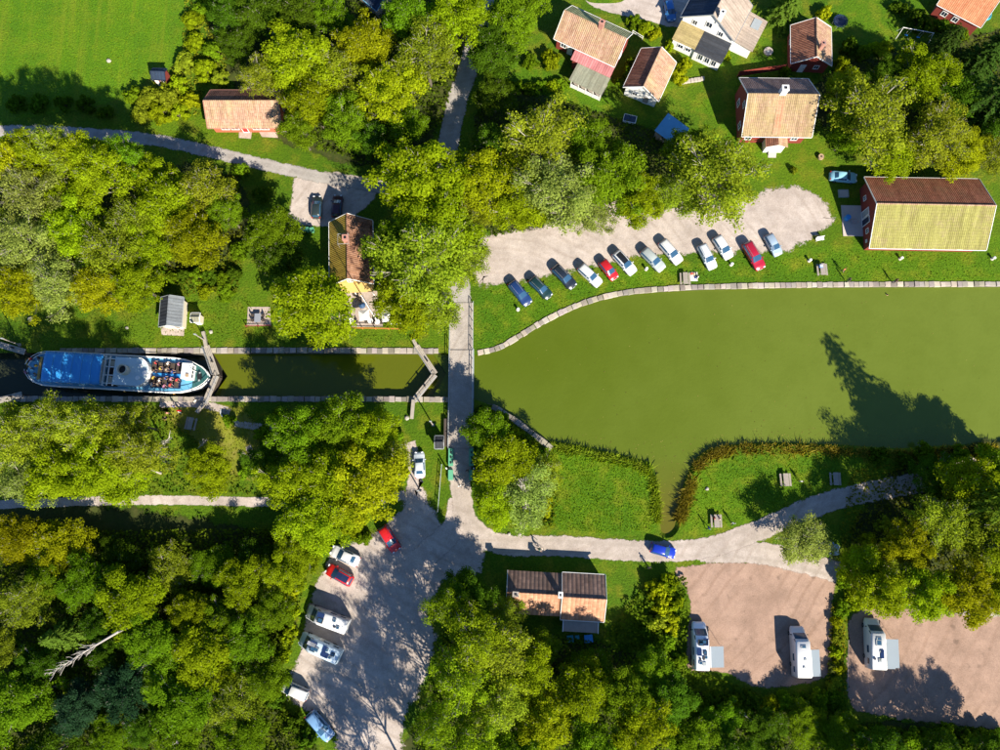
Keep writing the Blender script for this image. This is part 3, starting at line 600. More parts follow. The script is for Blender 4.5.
def place_bush(x, y, r, kind, h, label, group, name='bush'):
    p = P(x, y, h * .5); rad = px_len(x, y, r, 0); p.z = 0; colr = KIND[kind][0]
    t = empty(name, p, random.uniform(0, 6.28), label, 'bush', group); sm, fm = random.choice(bushes); t.scale = (rad, rad, h / 1.15)
    link('stem', sm, t); c = link('foliage', fm, t); v = random.uniform(.85, 1.15); c.color = (colr[0] * v, colr[1] * v, colr[2] * v, 1)
def bush_row(place, group, rows):
    for i, (x, y, r, k, h) in enumerate(sorted(rows)):
        n = len(rows); w_ = KIND[k][2].split()[0]
        w_ = {'bright': 'lime-green', 'thin-crowned': 'olive-green', 'grey-green': 'grey-green', 'pointed': 'dark green', 'pale': 'pale green', 'blue-green': 'blue-green', 'dark': 'dark green'}.get(w_, w_)
        place_bush(x, y, r, k, h, f'{w_} bush {place}' + (f', {"leftmost" if i == 0 else "rightmost" if i == n - 1 else ORD[i % 20] + " from the left"}' if n > 1 else ''), group)
bush_row('in the scrub beside the meadow', 'scrub by the meadow', [(150, 98, 13, O_, 3), (135, 95, 10, G_, 2.5), (168, 96, 12, O_, 3), (160, 112, 12, L_, 2.5), (142, 112, 11, O_, 2.5), (185, 62, 13, O_, 2.2), (196, 42, 11, L_, 2), (178, 85, 10, L_, 2), (205, 68, 12, L_, 2.4), (190, 100, 10, Y_, 2), (212, 50, 11, G_, 2.4), (192, 20, 11, L_, 2), (205, 5, 11, G_, 2), (220, 78, 9, O_, 2), (180, 112, 9, L_, 1.8)])
bush_row('in the hedge north of the dark-roofed kiosk', 'hedge by the kiosk', [(160, 274, 8, D_, 1.6), (172, 277, 8, G_, 1.5), (184, 275, 8, D_, 1.6), (197, 276, 8, G_, 1.6), (209, 275, 9, D_, 1.7), (222, 278, 9, G_, 1.6), (234, 274, 9, D_, 1.8), (205, 292, 9, L_, 1.2), (225, 292, 10, G_, 1.3), (240, 250, 10, G_, 2.2)])
bush_row('in the hedge below the long house', 'garden hedge', [(508, 86, 7, G_, 1.4), (519, 87, 7, G_, 1.4), (530, 88, 7, G_, 1.4), (541, 87, 7, G_, 1.4), (552, 86, 7, L_, 1.4), (562, 84, 7, G_, 1.4)])
bush_row('in the garden between the houses', 'garden bushes', [(530, 62, 8, G_, 2), (551, 60, 10, L_, 2.4), (634, 22, 8, G_, 1.8), (645, 28, 9, L_, 2), (655, 34, 7, Y_, 1.6), (631, 62, 5, G_, 2), (627, 72, 6, G_, 2), (684, 65, 8, Y_, 2), (679, 76, 9, Y_, 2), (670, 45, 6, L_, 1.4), (700, 54, 6, G_, 1.4), (726, 54, 6, L_, 1.4), (620, 82, 6, G_, 1.5), (824, 13, 8, Y_, 1.8), (850, 45, 9, D_, 2.5), (842, 66, 9, L_, 3), (862, 52, 8, G_, 2), (870, 48, 7, L_, 1.2), (884, 48, 9, Y_, 1.2), (920, 20, 12, D_, 2.5), (945, 28, 10, D_, 2.5), (900, 8, 9, D_, 1.8), (794, 170, 4, O_, 1.2), (786, 72, 6, G_, 1.5), (960, 34, 9, G_, 2)])
bush_row('beside the two-part house', 'scrub by the two-part house', [(655, 590, 10, Y_, 2.4), (668, 585, 10, L_, 2.2), (662, 604, 11, Y_, 2.6), (675, 604, 9, L_, 2), (657, 622, 10, O_, 2.4), (672, 624, 10, Y_, 1.8), (667, 642, 10, G_, 1.6), (680, 660, 9, G_, 1.8), (645, 632, 8, D_, 1.8)])
bush_row('between the camper parks', 'strip between the camper parks', [(836, 622, 7, Y_, 1.3), (838, 637, 7, O_, 1.3), (836, 652, 7, L_, 1.2), (838, 668, 7, Y_, 1.3), (834, 684, 8, O_, 1.4), (836, 700, 9, G_, 1.5), (842, 610, 8, G_, 1.5), (833, 668, 6, E_, 1.0)])
bush_row('along the edge below the camper parks', 'bushes below the camper parks', [(x, 698 + (x % 37) * .3, 11, k, 2.0) for x, k in zip(range(700, 850, 17), 'GDGDLGDGD'.replace('G', 'g').replace('D', 'd').replace('L', 'l')) for k in [{'g': G_, 'd': D_, 'l': L_}[k]]] + [(x, 734 + (x % 23) * .3, 11, k, 2.0) for x, k in zip(range(862, 1010, 17), [G_, D_, D_, G_, D_, G_, D_, D_, G_])])
bush_row('beside the car park', 'bushes by the car park', [(300, 560, 9, L_, 2), (312, 545, 10, L_, 2), (330, 533, 11, G_, 2), (352, 530, 10, L_, 2), (292, 590, 10, Y_, 2), (290, 612, 9, L_, 2), (288, 635, 10, L_, 1.8), (281, 655, 9, L_, 1.8), (275, 700, 10, D_, 2.2), (292, 722, 11, D_, 2.4), (305, 740, 10, D_, 2.4), (362, 538, 9, G_, 1.6), (398, 437, 7, G_, 1.5)])
bush_row('between the lock and the footpath', 'bushes south of the lock', [(20, 412, 9, D_, 2), (75, 408, 9, L_, 2), (100, 410, 9, G_, 2), (40, 408, 9, O_, 2), (228, 420, 7, G_, 1.4), (262, 432, 8, G_, 1.6), (222, 470, 7, L_, 1.4), (245, 470, 8, G_, 1.6), (278, 415, 8, L_, 1.6)])
bush_row('along the road edge north-west', 'roadside bushes', [(15, 104, 9, D_, 2), (38, 103, 10, D_, 2), (62, 103, 9, D_, 2.2), (85, 104, 9, D_, 2), (105, 112, 8, D_, 1.8), (240, 170, 8, G_, 2), (228, 185, 9, L_, 2), (262, 195, 10, D_, 2)])
bush_row('on the basin bank east of the bridge', 'bushes by the basin', [(483, 412, 8, D_, 1.6), (500, 420, 9, G_, 1.8), (515, 435, 9, L_, 1.6), (530, 448, 8, L_, 1.4), (546, 456, 8, G_, 1.3), (482, 455, 9, G_, 1.6), (480, 475, 8, L_, 1.5), (545, 505, 10, Y_, 1.2), (520, 518, 10, L_, 1.2)])
bush_row('among the trees of the east wood', 'bushes of the east wood', [(880, 455, 9, D_, 2), (905, 460, 9, D_, 2), (925, 450, 9, G_, 2.4), (960, 455, 10, G_, 2.4), (985, 452, 9, L_, 2.6), (845, 580, 9, G_, 2), (856, 600, 9, L_, 2), (885, 525, 9, O_, 2), (868, 540, 8, Y_, 1.6)])
# undergrowth and reeds: nobody could count these
def in_poly(px, n, gen=rng):
    pts = np.array([G2(*p) for p in px]); lo, hi = pts.min(0), pts.max(0); out = []
    while len(out) < n:
        q = gen.uniform(lo, hi, (n, 2)); ins = np.zeros(n, bool); j = len(pts) - 1
        for i in range(len(pts)):
            a, b = pts[i], pts[j]
            c = ((a[1] > q[:, 1]) != (b[1] > q[:, 1])) & (q[:, 0] < (b[0] - a[0]) * (q[:, 1] - a[1]) / (b[1] - a[1] + 1e-12) + a[0]); ins ^= c; j = i
        out += list(q[ins])
    return np.array(out[:n])
def undergrowth(label, polys, dens, colr, size=.32, hmax=.5):
    Cs = []
    for px in polys:
        a = abs(area2([G2(*p) for p in px])) / 2; q = in_poly(px, int(a * dens)); hf = np.clip(.55 + .5 * np.sin(q[:, 0] * 1.3 + 1.7 * np.sin(q[:, 1] * .7)) * np.cos(q[:, 1] * 1.1 + q[:, 0] * .4), .12, 1)
        Cs.append(np.column_stack([q, .05 + hmax * hf * rng.uniform(.35, 1, len(q))]))
    C = np.concatenate(Cs); n = len(C); tone = np.clip(.5 + .25 * np.sin(C[:, 0] * .9) * np.cos(C[:, 1] * .8) + rng.normal(scale=.22, size=n), 0, 1)
    o = link('undergrowth', leaf_mesh('undergrowth', C, rng.normal(scale=.5, size=(n, 3)) + np.array([0, 0, 1]), size, tone)); o.color = (*colr, 1)
    return tag(o, label, 'undergrowth', kind='stuff')
undergrowth('rank weeds and saplings under the lower-left wood', [[(-10, 522), (110, 530), (300, 528), (312, 560), (298, 610), (292, 650), (278, 690), (318, 748), (318, 770), (-10, 770)]], 17, (.09, .13, .007), .4, 3.0)
undergrowth('weeds under the trees along the bottom edge', [[(450, 592), (500, 628), (600, 640), (640, 590), (685, 575), (688, 612), (684, 665), (760, 694), (846, 708), (850, 760), (412, 770), (420, 710)], [(848, 722), (1010, 732), (1010, 770), (848, 770)]], 16, (.09, .14, .007), .38, 2.0)
undergrowth('tall yellow-green grass beside the meadow', [[(186, 0), (222, 0), (228, 70), (205, 88), (200, 118), (165, 118), (130, 104), (150, 85), (182, 60)]], 13, (.2, .22, .014), .3, .8)
undergrowth('rough weeds under the east wood', [[(850, 470), (930, 455), (1010, 450), (1010, 602), (900, 600), (845, 585), (840, 530)]], 9, (.13, .14, .01), .36, 1.2)
undergrowth('weeds on the bank east of the bridge', [[(478, 408), (500, 412), (545, 450), (560, 470), (555, 528), (500, 528), (478, 510)]], 12, (.14, .18, .009), .34, .9)
undergrowth('yellowish weeds between the two camper parks', [[(830, 600), (846, 606), (846, 702), (826, 690)]], 14, (.22, .2, .014), .3, .7)
undergrowth('shrubby weeds under the trees north of the lock', [[(-10, 150), (240, 175), (244, 260), (240, 295), (150, 300), (-10, 312)]], 12, (.12, .15, .01), .36, 1.6)
undergrowth('leafy undergrowth in the grove north of the road', [[(225, -10), (480, -10), (465, 50), (440, 130), (372, 168), (285, 140), (255, 60)]], 11, (.08, .13, .008), .38, 1.6)
undergrowth('leafy undergrowth beneath the belt above the parking', [[(478, 100), (560, 100), (650, 130), (740, 165), (700, 212), (600, 218), (490, 238), (470, 170)]], 10, (.08, .13, .008), .36, 1.2)
undergrowth('undergrowth between the lock and the footpath', [[(-10, 404), (170, 408), (215, 460), (260, 490), (400, 440), (402, 492), (-10, 498)]], 8, (.11, .15, .01), .34, .8)
undergrowth('undergrowth in the copse behind the barn', [[(840, 70), (1010, 30), (1010, 160), (960, 172), (845, 155)]], 10, (.09, .13, .01), .36, 1.4)
def reed_bed(label, paths, n, colrs):
    mbV = []; mbF = []; tn = []
    for px, width in paths:
        pts = [Vector(G2(*p)) for p in smooth_poly(px, False, 4)]
        for k in range(int(n * len(pts))):
            i = random.randrange(len(pts) - 1); p = pts[i].lerp(pts[i + 1], random.random())
            if random.random() > .35 + .65 * abs(math.sin(p.x * .55 + 2 * math.sin(p.y * .4))): continue
            t = (pts[i + 1] - pts[i]).normalized(); nrm = Vector((-t.y, t.x)) * random.gauss(0, width * .45); p = p + nrm
            h = random.uniform(.6, .95); a = random.uniform(0, 6.28); wd = random.uniform(.03, .07); lx, ly = random.gauss(0, .3), random.gauss(0, .3); b = len(mbV); z0 = -.5
            mbV += [(p.x - wd * math.cos(a), p.y - wd * math.sin(a), z0), (p.x + wd * math.cos(a), p.y + wd * math.sin(a), z0), (p.x + lx + wd * math.cos(a), p.y + ly + wd * math.sin(a), z0 + h * .8), (p.x + lx * 1.8, p.y + ly * 1.8, z0 + h)]
            mbF.append((b, b + 1, b + 2, b + 3)); tn.append(random.random())
    me = bpy.data.meshes.new('reeds'); me.from_pydata(mbV, [], mbF); me.materials.append(M['leaf']); a = me.attributes.new('tone', 'FLOAT', 'FACE'); a.data.foreach_set('value', tn); me.update()
    o = tag(link('reeds', me), label, 'reeds', kind='stuff'); o.color = (*colrs, 1)
reed_bed('brown and gold reeds along the southern shore of the basin', [([(697, 468), (712, 456), (740, 450), (800, 450), (850, 452), (905, 455), (950, 452), (1000, 450)], .6), ([(680, 520), (686, 502), (694, 478)], .6)], 230, (.36, .31, .05))
reed_bed('green and gold reeds on the bank west of the inlet', [([(552, 447), (580, 452), (610, 459), (640, 466), (649, 472)], .35), ([(652, 475), (656, 500), (658, 522)], .45)], 130, (.3, .36, .03))
undergrowth('long uneven grass on the lawn west of the inlet', [[(552, 450), (640, 468), (648, 500), (655, 530), (600, 533), (550, 528), (545, 480)]], 20, (.135, .225, .008), .17, .2)
undergrowth('uneven grass on the lakeside lawn east of the inlet', [[(706, 464), (760, 455), (890, 458), (800, 503), (740, 522), (692, 532), (688, 508)]], 12, (.12, .21, .008), .16, .16)
undergrowth('weeds and tufts along the quay lawn', [[(482, 292), (560, 286), (700, 266), (840, 250), (1000, 256), (1000, 280), (740, 281), (620, 288), (545, 316), (505, 342), (480, 345)]], 5, (.12, .19, .01), .18, .15)
undergrowth('tufts of grass in the meadow', [[(-5, -5), (185, -5), (178, 60), (150, 76), (110, 98), (-5, 105)]], 3, (.16, .24, .01), .18, .15)
undergrowth('grass tufts on the strip north of the lock', [[(-5, 305), (150, 302), (245, 295), (270, 330), (415, 333), (415, 344), (-5, 344)]], 7, (.12, .19, .01), .18, .18)
undergrowth('dry grass tufts south of the left lock gate', [[(160, 408), (240, 408), (300, 420), (268, 480), (235, 480), (200, 452)]], 9, (.22, .23, .02), .18, .2)
q = np.concatenate([in_poly([(552, 438), (640, 455), (662, 530), (690, 470), (760, 440), (990, 440), (990, 425), (760, 425), (680, 440), (640, 440), (560, 430)], 420), in_poly([(500, 360), (620, 305), (990, 295), (990, 430), (600, 440)], 200)])
fl = link('floating_leaves', leaf_mesh('floating_leaves', np.column_stack([q, np.full(len(q), -.535)]), np.tile([0., 0, 1.], (len(q), 1)) + rng.normal(scale=.03, size=(len(q), 3)), .16, rng.uniform(0, 1, len(q)))); fl.color = (.22, .2, .05, 1); tag(fl, 'scattered leaves and weed floating on the basin', 'leaves', kind='stuff')
# fallen and dead trees
def dead_tree(label, a, b, z0, z1, spread, n=22, seed=1):
    g = random.Random(seed); A = P(*a, z0); Bp = P(*b, z1); d = Bp - A; mb = MB(); foot = A - d * (.35 if z0 < 4 else .15); foot.z = -.1; mb.tube([foot, A, A.lerp(Bp, .5) + Vector((.1, .15, .15)), Bp], [.22, .16, .11, .03], 6)
    for k in range(n):
        t = g.uniform(.3, .98); p = A.lerp(Bp, t) + Vector((.1, .15, .1)) * (1 - abs(2 * t - 1)); q = Vector((-d.y, d.x, 0)).normalized() * g.choice((-1, 1)); L = spread * g.uniform(.5, 1.1) * (1.25 - t * .6)
        m = p + (d.normalized() * g.uniform(.5, 1.1) + q * g.uniform(.15, .8)) * L * .5 + Vector((0, 0, g.uniform(0, .4))); e = m + (d.normalized() * g.uniform(.5, 1) + q * g.uniform(-.2, .6)) * L * .5 + Vector((0, 0, g.uniform(-.1, .4)))
        mb.tube([p, m, e], [.05, .035, .012], 4); mb.tube([m, m + (d.normalized() + q * g.uniform(-1, 1)) * L * .35], [.03, .01], 3)
    return tag(mb.build('dead_tree', M['deadwood']), label, 'dead tree')
dead_tree('bleached fallen tree lying across the gap in the lower-left wood', (118, 632), (50, 674), 8.0, 7.0, 2.2, 30, 2)
dead_tree('bare grey branches among the trees south of the boat', (143, 466), (170, 437), 7.5, 10, 2.0, 18, 3)
dead_tree('bare pale snag leaning over the bank below the lock gate', (196, 452), (206, 440), 3.5, 5, 1.2, 12, 4)
dead_tree('thin white dead stem at the bottom of the lower-left wood', (160, 752), (178, 742), 5, 7.5, .9, 8, 5)
dead_tree('bleached spreading branches in the tree by the basin', (526, 505), (524, 482), 6, 8.2, 2.2, 26, 6)

# ------------------------------------------------------------------ buildings
def add_window(root, x, y, z, w_, h, face, mull=True, kind='window', frame=None, leafm=None):
    """window or door on a wall; face = outward direction angle in the house's own axes"""
    fm = frame or M['white']; c, s = math.cos(face), math.sin(face)
    def at(u, d): return (x - s * u + c * d, y + c * u + s * d)
    mb = MB(); t = .09
    for u, zz, su, sz in ((0, z - h / 2 + t / 2, w_, t), (0, z + h / 2 - t / 2, w_, t), (-w_ / 2 + t / 2, z, t, h - 2 * t), (w_ / 2 - t / 2, z, t, h - 2 * t)):
        q = at(u, .035); mb.box(q[0], q[1], zz, .11, su, sz, face)
    if mull and kind == 'window': q = at(0, .03); mb.box(q[0], q[1], z, .06, .06, h - 2 * t, face)
    f = mb.build(kind, fm, root); q = at(0, .012)
    MB().box(q[0], q[1], z, .03, w_ - 2 * t, h - 2 * t, face).build('pane' if kind == 'window' else 'door_leaf', leafm or M['glass'], f)
    if kind == 'door':
        q = at(w_ * .33, .06); MB().box(q[0], q[1], z - .05, .08, .1, .04, face).build('handle', M['black'], f)
    return f
def frame_of(c, ze):
    """c: photo pixels of the four eave corners A B C D, A->B along the ridge; returns centre, angle, length, width"""
    A, B_, C, D = (P(*p, ze) for p in c); u = ((B_ - A) + (C - D)); L = u.length / 2; u.normalize(); vv = ((D - A) + (C - B_)) / 2; wv = abs(u.x * vv.y - u.y * vv.x)
    cen = (A + B_ + C + D) / 4; return cen, math.atan2(u.y, u.x), L, wv
def gable_house(name, label, cat, c, ze, zr, matL, matR, wall, trim=None, over=.4, wins=(), doors=(), group=None, ridge=None, gable_over=.3):
    """left slope (+y of the ridge direction) matL, right slope matR"""
    cen, ang, L, W = frame_of(c, ze); trim = trim or M['white']
    root = empty(name, (cen.x, cen.y, 0), ang, label, cat, group); l, w2 = L / 2, W / 2; sl = (zr - ze) / w2; wl, ww = l - gable_over, w2 - over; zt = ze + sl * over - .14; zp = zr - .14 - .02
    mb = MB()
    mb.add([(-wl, -ww, -.1), (wl, -ww, -.1), (wl, ww, -.1), (-wl, ww, -.1), (-wl, -ww, zt), (wl, -ww, zt), (wl, ww, zt), (-wl, ww, zt), (-wl, 0, zp), (wl, 0, zp)],
           [(0, 1, 5, 4), (2, 3, 7, 6), (1, 2, 6, 9, 5), (3, 0, 4, 8, 7), (4, 5, 9, 8), (6, 7, 8, 9)])
    mb.build('wall', wall, root)
    MB().slab((l, 0, zr), (l, w2, ze), (-l, w2, ze), (-l, 0, zr), .12).build('roof_slope', matL, root)
    MB().slab((-l, 0, zr), (-l, -w2, ze), (l, -w2, ze), (l, 0, zr), .12).build('roof_slope', matR, root)
    MB().tube([(-l - .02, 0, zr + .01), (l + .02, 0, zr + .01)], .11, 8).build('ridge_cap', ridge or matR, root)
    for sx in (-1, 1):
        for sy in (-1, 1):
            a, b = Vector((sx * (l + .035), 0, zr + .05)), Vector((sx * (l + .035), sy * (w2 + .04), ze + .05)); d = Vector((0, 0, -.24))
            th = Vector((.06 * sx, 0, 0)); p = [a, b, b + d, a + d, a + th, b + th, b + d + th, a + d + th]
            MB().add(p, [(0, 1, 2, 3), (7, 6, 5, 4), (0, 4, 5, 1), (1, 5, 6, 2), (2, 6, 7, 3), (3, 7, 4, 0)]).build('bargeboard', trim, root)
    for sy in (-1, 1): MB().tube([(-l, sy * (w2 + .06), ze - .08), (l, sy * (w2 + .06), ze - .08)], .055, 6).build('gutter', trim, root)
    HP = math.pi / 2
    for side, off, z, w_, h in wins:
        if side in 'SN': sg = -1 if side == 'S' else 1; add_window(root, off, sg * ww, z, w_, h, sg * HP)
        else: sg = -1 if side == 'W' else 1; add_window(root, sg * wl, off, z, w_, h, 0 if sg > 0 else math.pi)
    for side, off, w_, h, lm in doors:
        if side in 'SN': sg = -1 if side == 'S' else 1; add_window(root, off, sg * ww, h / 2 + .05, w_, h, sg * HP, kind='door', leafm=lm)
        else: sg = -1 if side == 'W' else 1; add_window(root, sg * wl, off, h / 2 + .05, w_, h, 0 if sg > 0 else math.pi, kind='door', leafm=lm)
    root['dims'] = [l, w2, ze, zr]; return root
def chimney(root, x, y, zb, zt, w_=.7, d=.6, mat=None, cap=True):
    ch = MB().box(x, y, (zb + zt) / 2, w_, d, zt - zb).build('chimney', mat or M['brick'], root)
    if cap:
        MB().box(x, y, zt + .06, w_ + .14, d + .14, .12).build('chimney_cap', mat or M['brick'], ch); MB().box(x, y, zt + .15, w_ * .45, d * .45, .1).build('flue', M['black'], ch)
    return ch
def loc_of(root, x, y, z):
    """photo pixel at height z -> the building's own axes"""
    p = P(x, y, z) - root.location; a = -root.rotation_euler[2]; return (p.x * math.cos(a) - p.y * math.sin(a), p.x * math.sin(a) + p.y * math.cos(a))

barn = gable_house('barn', 'long red barn with a mossy yellow tiled roof beside the basin', 'barn', [(864, 177), (979, 179), (986, 250), (870, 248)], 2.9, 6.3, M['t_barn'], M['t_moss'], M['redwall'], gable_over=.5, over=.7,
    wins=[('W', 2.9, 1.6, .8, .9), ('W', -2.6, 1.6, .8, .9), ('W', -4.1, 1.1, .5, .5), ('E', 2, 1.6, .8, .9), ('E', -2, 1.6, .8, .9)] + [('S', x, 1.5, .9, .9) for x in (-6, -2, 2, 6)] + [('N', x, 1.5, .9, .9) for x in (-5, 0, 5)],
    doors=[('W', .45, 1.2, 2.6, M['steel']), ('W', -.85, 1.2, 2.6, M['navy'])], ridge=M['t_pink'])
MB().box(0, 0, .06, 3.2, 5.2, .12).build('door_apron', M['concrete'], barn, (-barn['dims'][0] - 1.1, -.3, 0))
hs = gable_house('house', 'large house with lichened tile roof, white chimney and small gabled porch', 'house', [(738.5, 78), (807.5, 78.5), (812, 137.5), (743, 136)], 3.7, 7.6, M['t_mauve_dim'], M['t_house'], M['redwall'], gable_over=.35, over=.85,
    wins=[('W', -2.2, 1.7, 1.1, 1.3), ('W', 1.8, 1.7, 1.1, 1.3), ('W', 0, 4.4, 1.0, 1.1), ('E', -2, 1.7, 1.1, 1.3), ('E', 2, 1.7, 1.1, 1.3), ('E', 0, 4.4, 1, 1.1)] + [('S', x, 1.7, 1.1, 1.3) for x in (-3.9, 3.6)] + [('N', x, 1.7, 1.1, 1.3) for x in (-3, 0, 3)])
x, y = loc_of(hs, 783, 100, 7.6); chimney(hs, x, .25, 6.3, 8.9, .95, .85, M['white'])
MB().slab((x - .5, -.5, 7.22), (x - .6, -hs['dims'][1] + .2, 3.99), (x + .6, -hs['dims'][1] + .2, 3.99), (x + .5, -.5, 7.22), .08).build('roof_ladder_strip', M['t_salmon'], hs)
px_, py_ = loc_of(hs, 777, 142, 2.6); yw = -hs['dims'][1] + .85
pc = MB(); pc.prism([(px_ - 1.5, yw - 1.7), (px_ + 1.5, yw - 1.7), (px_ + 1.5, yw + .02), (px_ - 1.5, yw + .02)], -.1, 2.35); pc.build('porch', M['white'], hs)
for sg, nm in ((-1, 't_red'), (1, 't_pink')):
    a, b, c_, d = (px_, yw - 2.0, 3.3), (px_ + sg * 1.8, yw - 2.0, 2.45), (px_ + sg * 1.8, yw + .05, 2.45), (px_, yw + .05, 3.3)
    (MB().slab(a, b, c_, d, .1) if sg > 0 else MB().slab(d, c_, b, a, .1)).build('porch_roof', M[nm], hs)
for k in range(3): MB().box(px_, yw - 1.85 - k * .3, .24 - k * .09, 1.3, .3, .48 - k * .18).build('step', M['concrete'], hs)
ct = gable_house('cottage', 'small brown-tiled cottage beside the round trampoline', 'house', [(832, 26), (831, 63), (792, 66), (790, 27)][1::-1] + [(790, 27), (792, 66)], 2.7, 5.0, M['t_red'], M['t_pink'], M['redwall'],
    wins=[('W', -1.2, 1.6, .9, 1.0), ('E', 1, 1.6, .9, 1), ('S', 1.4, 1.5, 1, 1), ('S', -1.4, 1.5, 1, 1), ('N', 1.4, 1.5, 1, 1)], doors=[('W', 1.0, .95, 2.0, M['white'])])
x, y = loc_of(ct, 821, 47, 5); chimney(ct, x, y, 4.0, 6.0, .6, .6)
MB().tube([(x - .5, y + .1, 4.5), (x - .5, y + .1, 7.2)], .03, 5).tube([(x - 1, y + .1, 7.1), (x, y + .1, 7.1)], .015, 4).tube([(x - .9, y - .1, 6.8), (x - .1, y + .3, 6.8)], .015, 4).build('antenna', M['chrome'], ct)
lh = gable_house('house', 'long house with pale pink roof, green-grey rear slope and rose lean-to', 'house', [(571.7, 5.3), (632, 33), (615, 67), (554.7, 39)], 3.2, 6.2, M['t_green'], M['t_pink'], M['redwall'], over=.6,
    wins=[('S', -3.9, 1.7, 1.1, 1.2), ('W', 1.2, 1.6, 1, 1.2), ('W', -1.6, 1.6, 1, 1.2), ('E', 0, 1.6, 1, 1.2), ('N', -3, 1.6, 1, 1.2), ('N', 2, 1.6, 1, 1.2)], doors=[('S', -2.7, .95, 2.0, M['white'])])
l, w2 = lh['dims'][0], lh['dims'][1]
x, y = loc_of(lh, 598.5, 31, 6.4); chimney(lh, x, .1, 5.4, 7.3, .75, .75)
x0, x1 = loc_of(lh, 575.5, 49, 3.1)[0], loc_of(lh, 614, 69, 3.1)[0]
MB().slab((x0, -w2 - 1.7, 2.5), (x1, -w2 - 1.7, 2.5), (x1, -w2 + .25, 3.14), (x0, -w2 + .25, 3.14), .08).build('lean_to_roof', M['t_rose'], lh)
MB().prism([(x0 + .3, -w2 - 1.5), (x1 - .3, -w2 - 1.5), (x1 - .3, -w2 + .58), (x0 + .3, -w2 + .58)], -.1, 2.45).build('lean_to_wall', M['redwall'], lh)
x0, x1 = loc_of(lh, 580, 64, 2.4)[0], loc_of(lh, 608.5, 79, 2.4)[0]
MB().slab((x0 - .4, -w2 - 4.9, 2.15), (x1 + .2, -w2 - 4.9, 2.15), (x1 + .2, -w2 - 1.55, 2.38), (x0 - .4, -w2 - 1.55, 2.38), .1).build('veranda_roof', M['t_felt'], lh)
vx = np.linspace(x0, x1, 5)
for v in vx: MB().box(v, -w2 - 4.7, 1.0, .12, .12, 2.2).build('veranda_post', M['white'], lh)
MB().box((x0 + x1) / 2, -w2 - 4.7, .5, x1 - x0 - .14, .06, .9).build('veranda_rail', M['white'], lh)
MB().prism([(x0, -w2 - 4.6), (x1, -w2 - 4.6), (x1, -w2 - 1.52), (x0, -w2 - 1.52)], -.05, .12).build('veranda_floor', M['greywood'], lh)
gr = gable_house('outbuilding', 'red-brown and pink roofed outbuilding standing beside the yellow bush', 'outbuilding', [(659, 102), (675.5, 62.5), (642, 48.6), (623, 86)], 2.6, 4.9, M['t_red'], M['t_pink'], M['white'],
    wins=[('W', 1, 1.5, .9, .9), ('E', 0, 1.5, .9, .9)], doors=[('W', -1, 1.1, 2, M['greywood'])])
# white house with two front extensions
wh_c = [(733, 43), (752, 8), (700, -20), (682, 15)]
wh = gable_house('house', 'white gabled house with beige roof, shaded slope coloured navy, and low front extensions', 'house', wh_c, 4.3, 8.0, M['t_navy'], M['t_beige'], M['white'], trim=M['chrome'],  # shade on the north-west slope is put into its colour, navy beside beige
    wins=[('W', 2.3, 2.9 + 1.2, .9, 1.2), ('W', 0, 5.0, 1.1, 1.3), ('W', -2.3, 4.1, .9, 1.2), ('E', 0, 2, 1, 1.2), ('N', 0, 2, 1, 1.2)])
l, w2 = wh['dims'][0], wh['dims'][1]
MB().slab((-l - 3.4, .3, 2.5), (-l - 3.4, -w2 + .2, 2.5), (-l + .2, -w2 + .2, 3.3), (-l + .2, .3, 3.3), .1).build('front_roof', M['t_slate'], wh)
MB().slab((-l - 3.1, w2 - .3, 2.56), (-l - 3.1, .34, 2.56), (-l + .2, .34, 3.3), (-l + .2, w2 - .3, 3.3), .1).build('front_roof', M['t_tan'], wh)
MB().prism([(-l - 3.1, -w2 + .4), (-l + .28, -w2 + .4), (-l + .28, w2 - .5), (-l - 2.8, w2 - .5), (-l - 2.8, .3), (-l - 3.1, .3)], -.1, 2.44).build('front_wall', M['white'], wh)
for yy in (-3.4, -2.2, -1.0): add_window(wh, -l - 3.1, yy, 1.4, .9, 1.5, math.pi)
for yy in (1.4, 2.8): add_window(wh, -l - 2.8, yy, 1.4, 1.0, 1.0, math.pi)
x, y = loc_of(wh, 721, 35, 6.5); chimney(wh, -l + .5, -1.2, 6.0, 8.7, .7, .7, M['white'])
MB().slab((-l + 1.0, -w2 - 3.4, 2.5), (l, -w2 - 3.4, 2.5), (l, -w2 + .1, 3.0), (-l + 1.0, -w2 + .1, 3.0), .1).build('side_roof', M['t_beige'], wh)
MB().prism([(-l + 1.3, -w2 - 3.1), (l - .3, -w2 - 3.1), (l - .3, -w2 + .35), (-l + 1.3, -w2 + .35)], -.1, 2.44).build('side_wall', M['white'], wh)
MB().box(l - 1.6, -w2 - 1.9, 2.86, 1.9, 1.4, .1).build('roof_hatch', M['steel'], wh)
oh = gable_house('house', 'orange-tiled house with white edges at the top right corner', 'house', [(955, -36), (1010, -10), (974, 25), (942, 6)][:4], 3.0, 5.6, M['t_orange'], M['t_orange'], M['redwall'], wins=[('S', 0, 1.6, 1, 1.1), ('S', -2, 1.6, 1, 1.1), ('E', 0, 1.6, 1, 1.1)])
pcot = gable_house('cottage', 'coral-walled cottage with pale pink tile roof beside the north-west road', 'house', [(209.8, 90), (282, 90), (283.5, 128), (208.5, 128)], 2.8, 5.3, M['t_red'], M['t_pink'], M['coral'], trim=M['brick'], over=.75,
    wins=[('S', x, 1.4, 1.3, 1.0) for x in (-3.7, -2.1, 1.4, 2.8)] + [('E', .9, 1.5, .9, 1), ('W', 0, 1.5, 1, 1)], doors=[('S', -.6, 1.0, 2.0, M['taillamp'])])
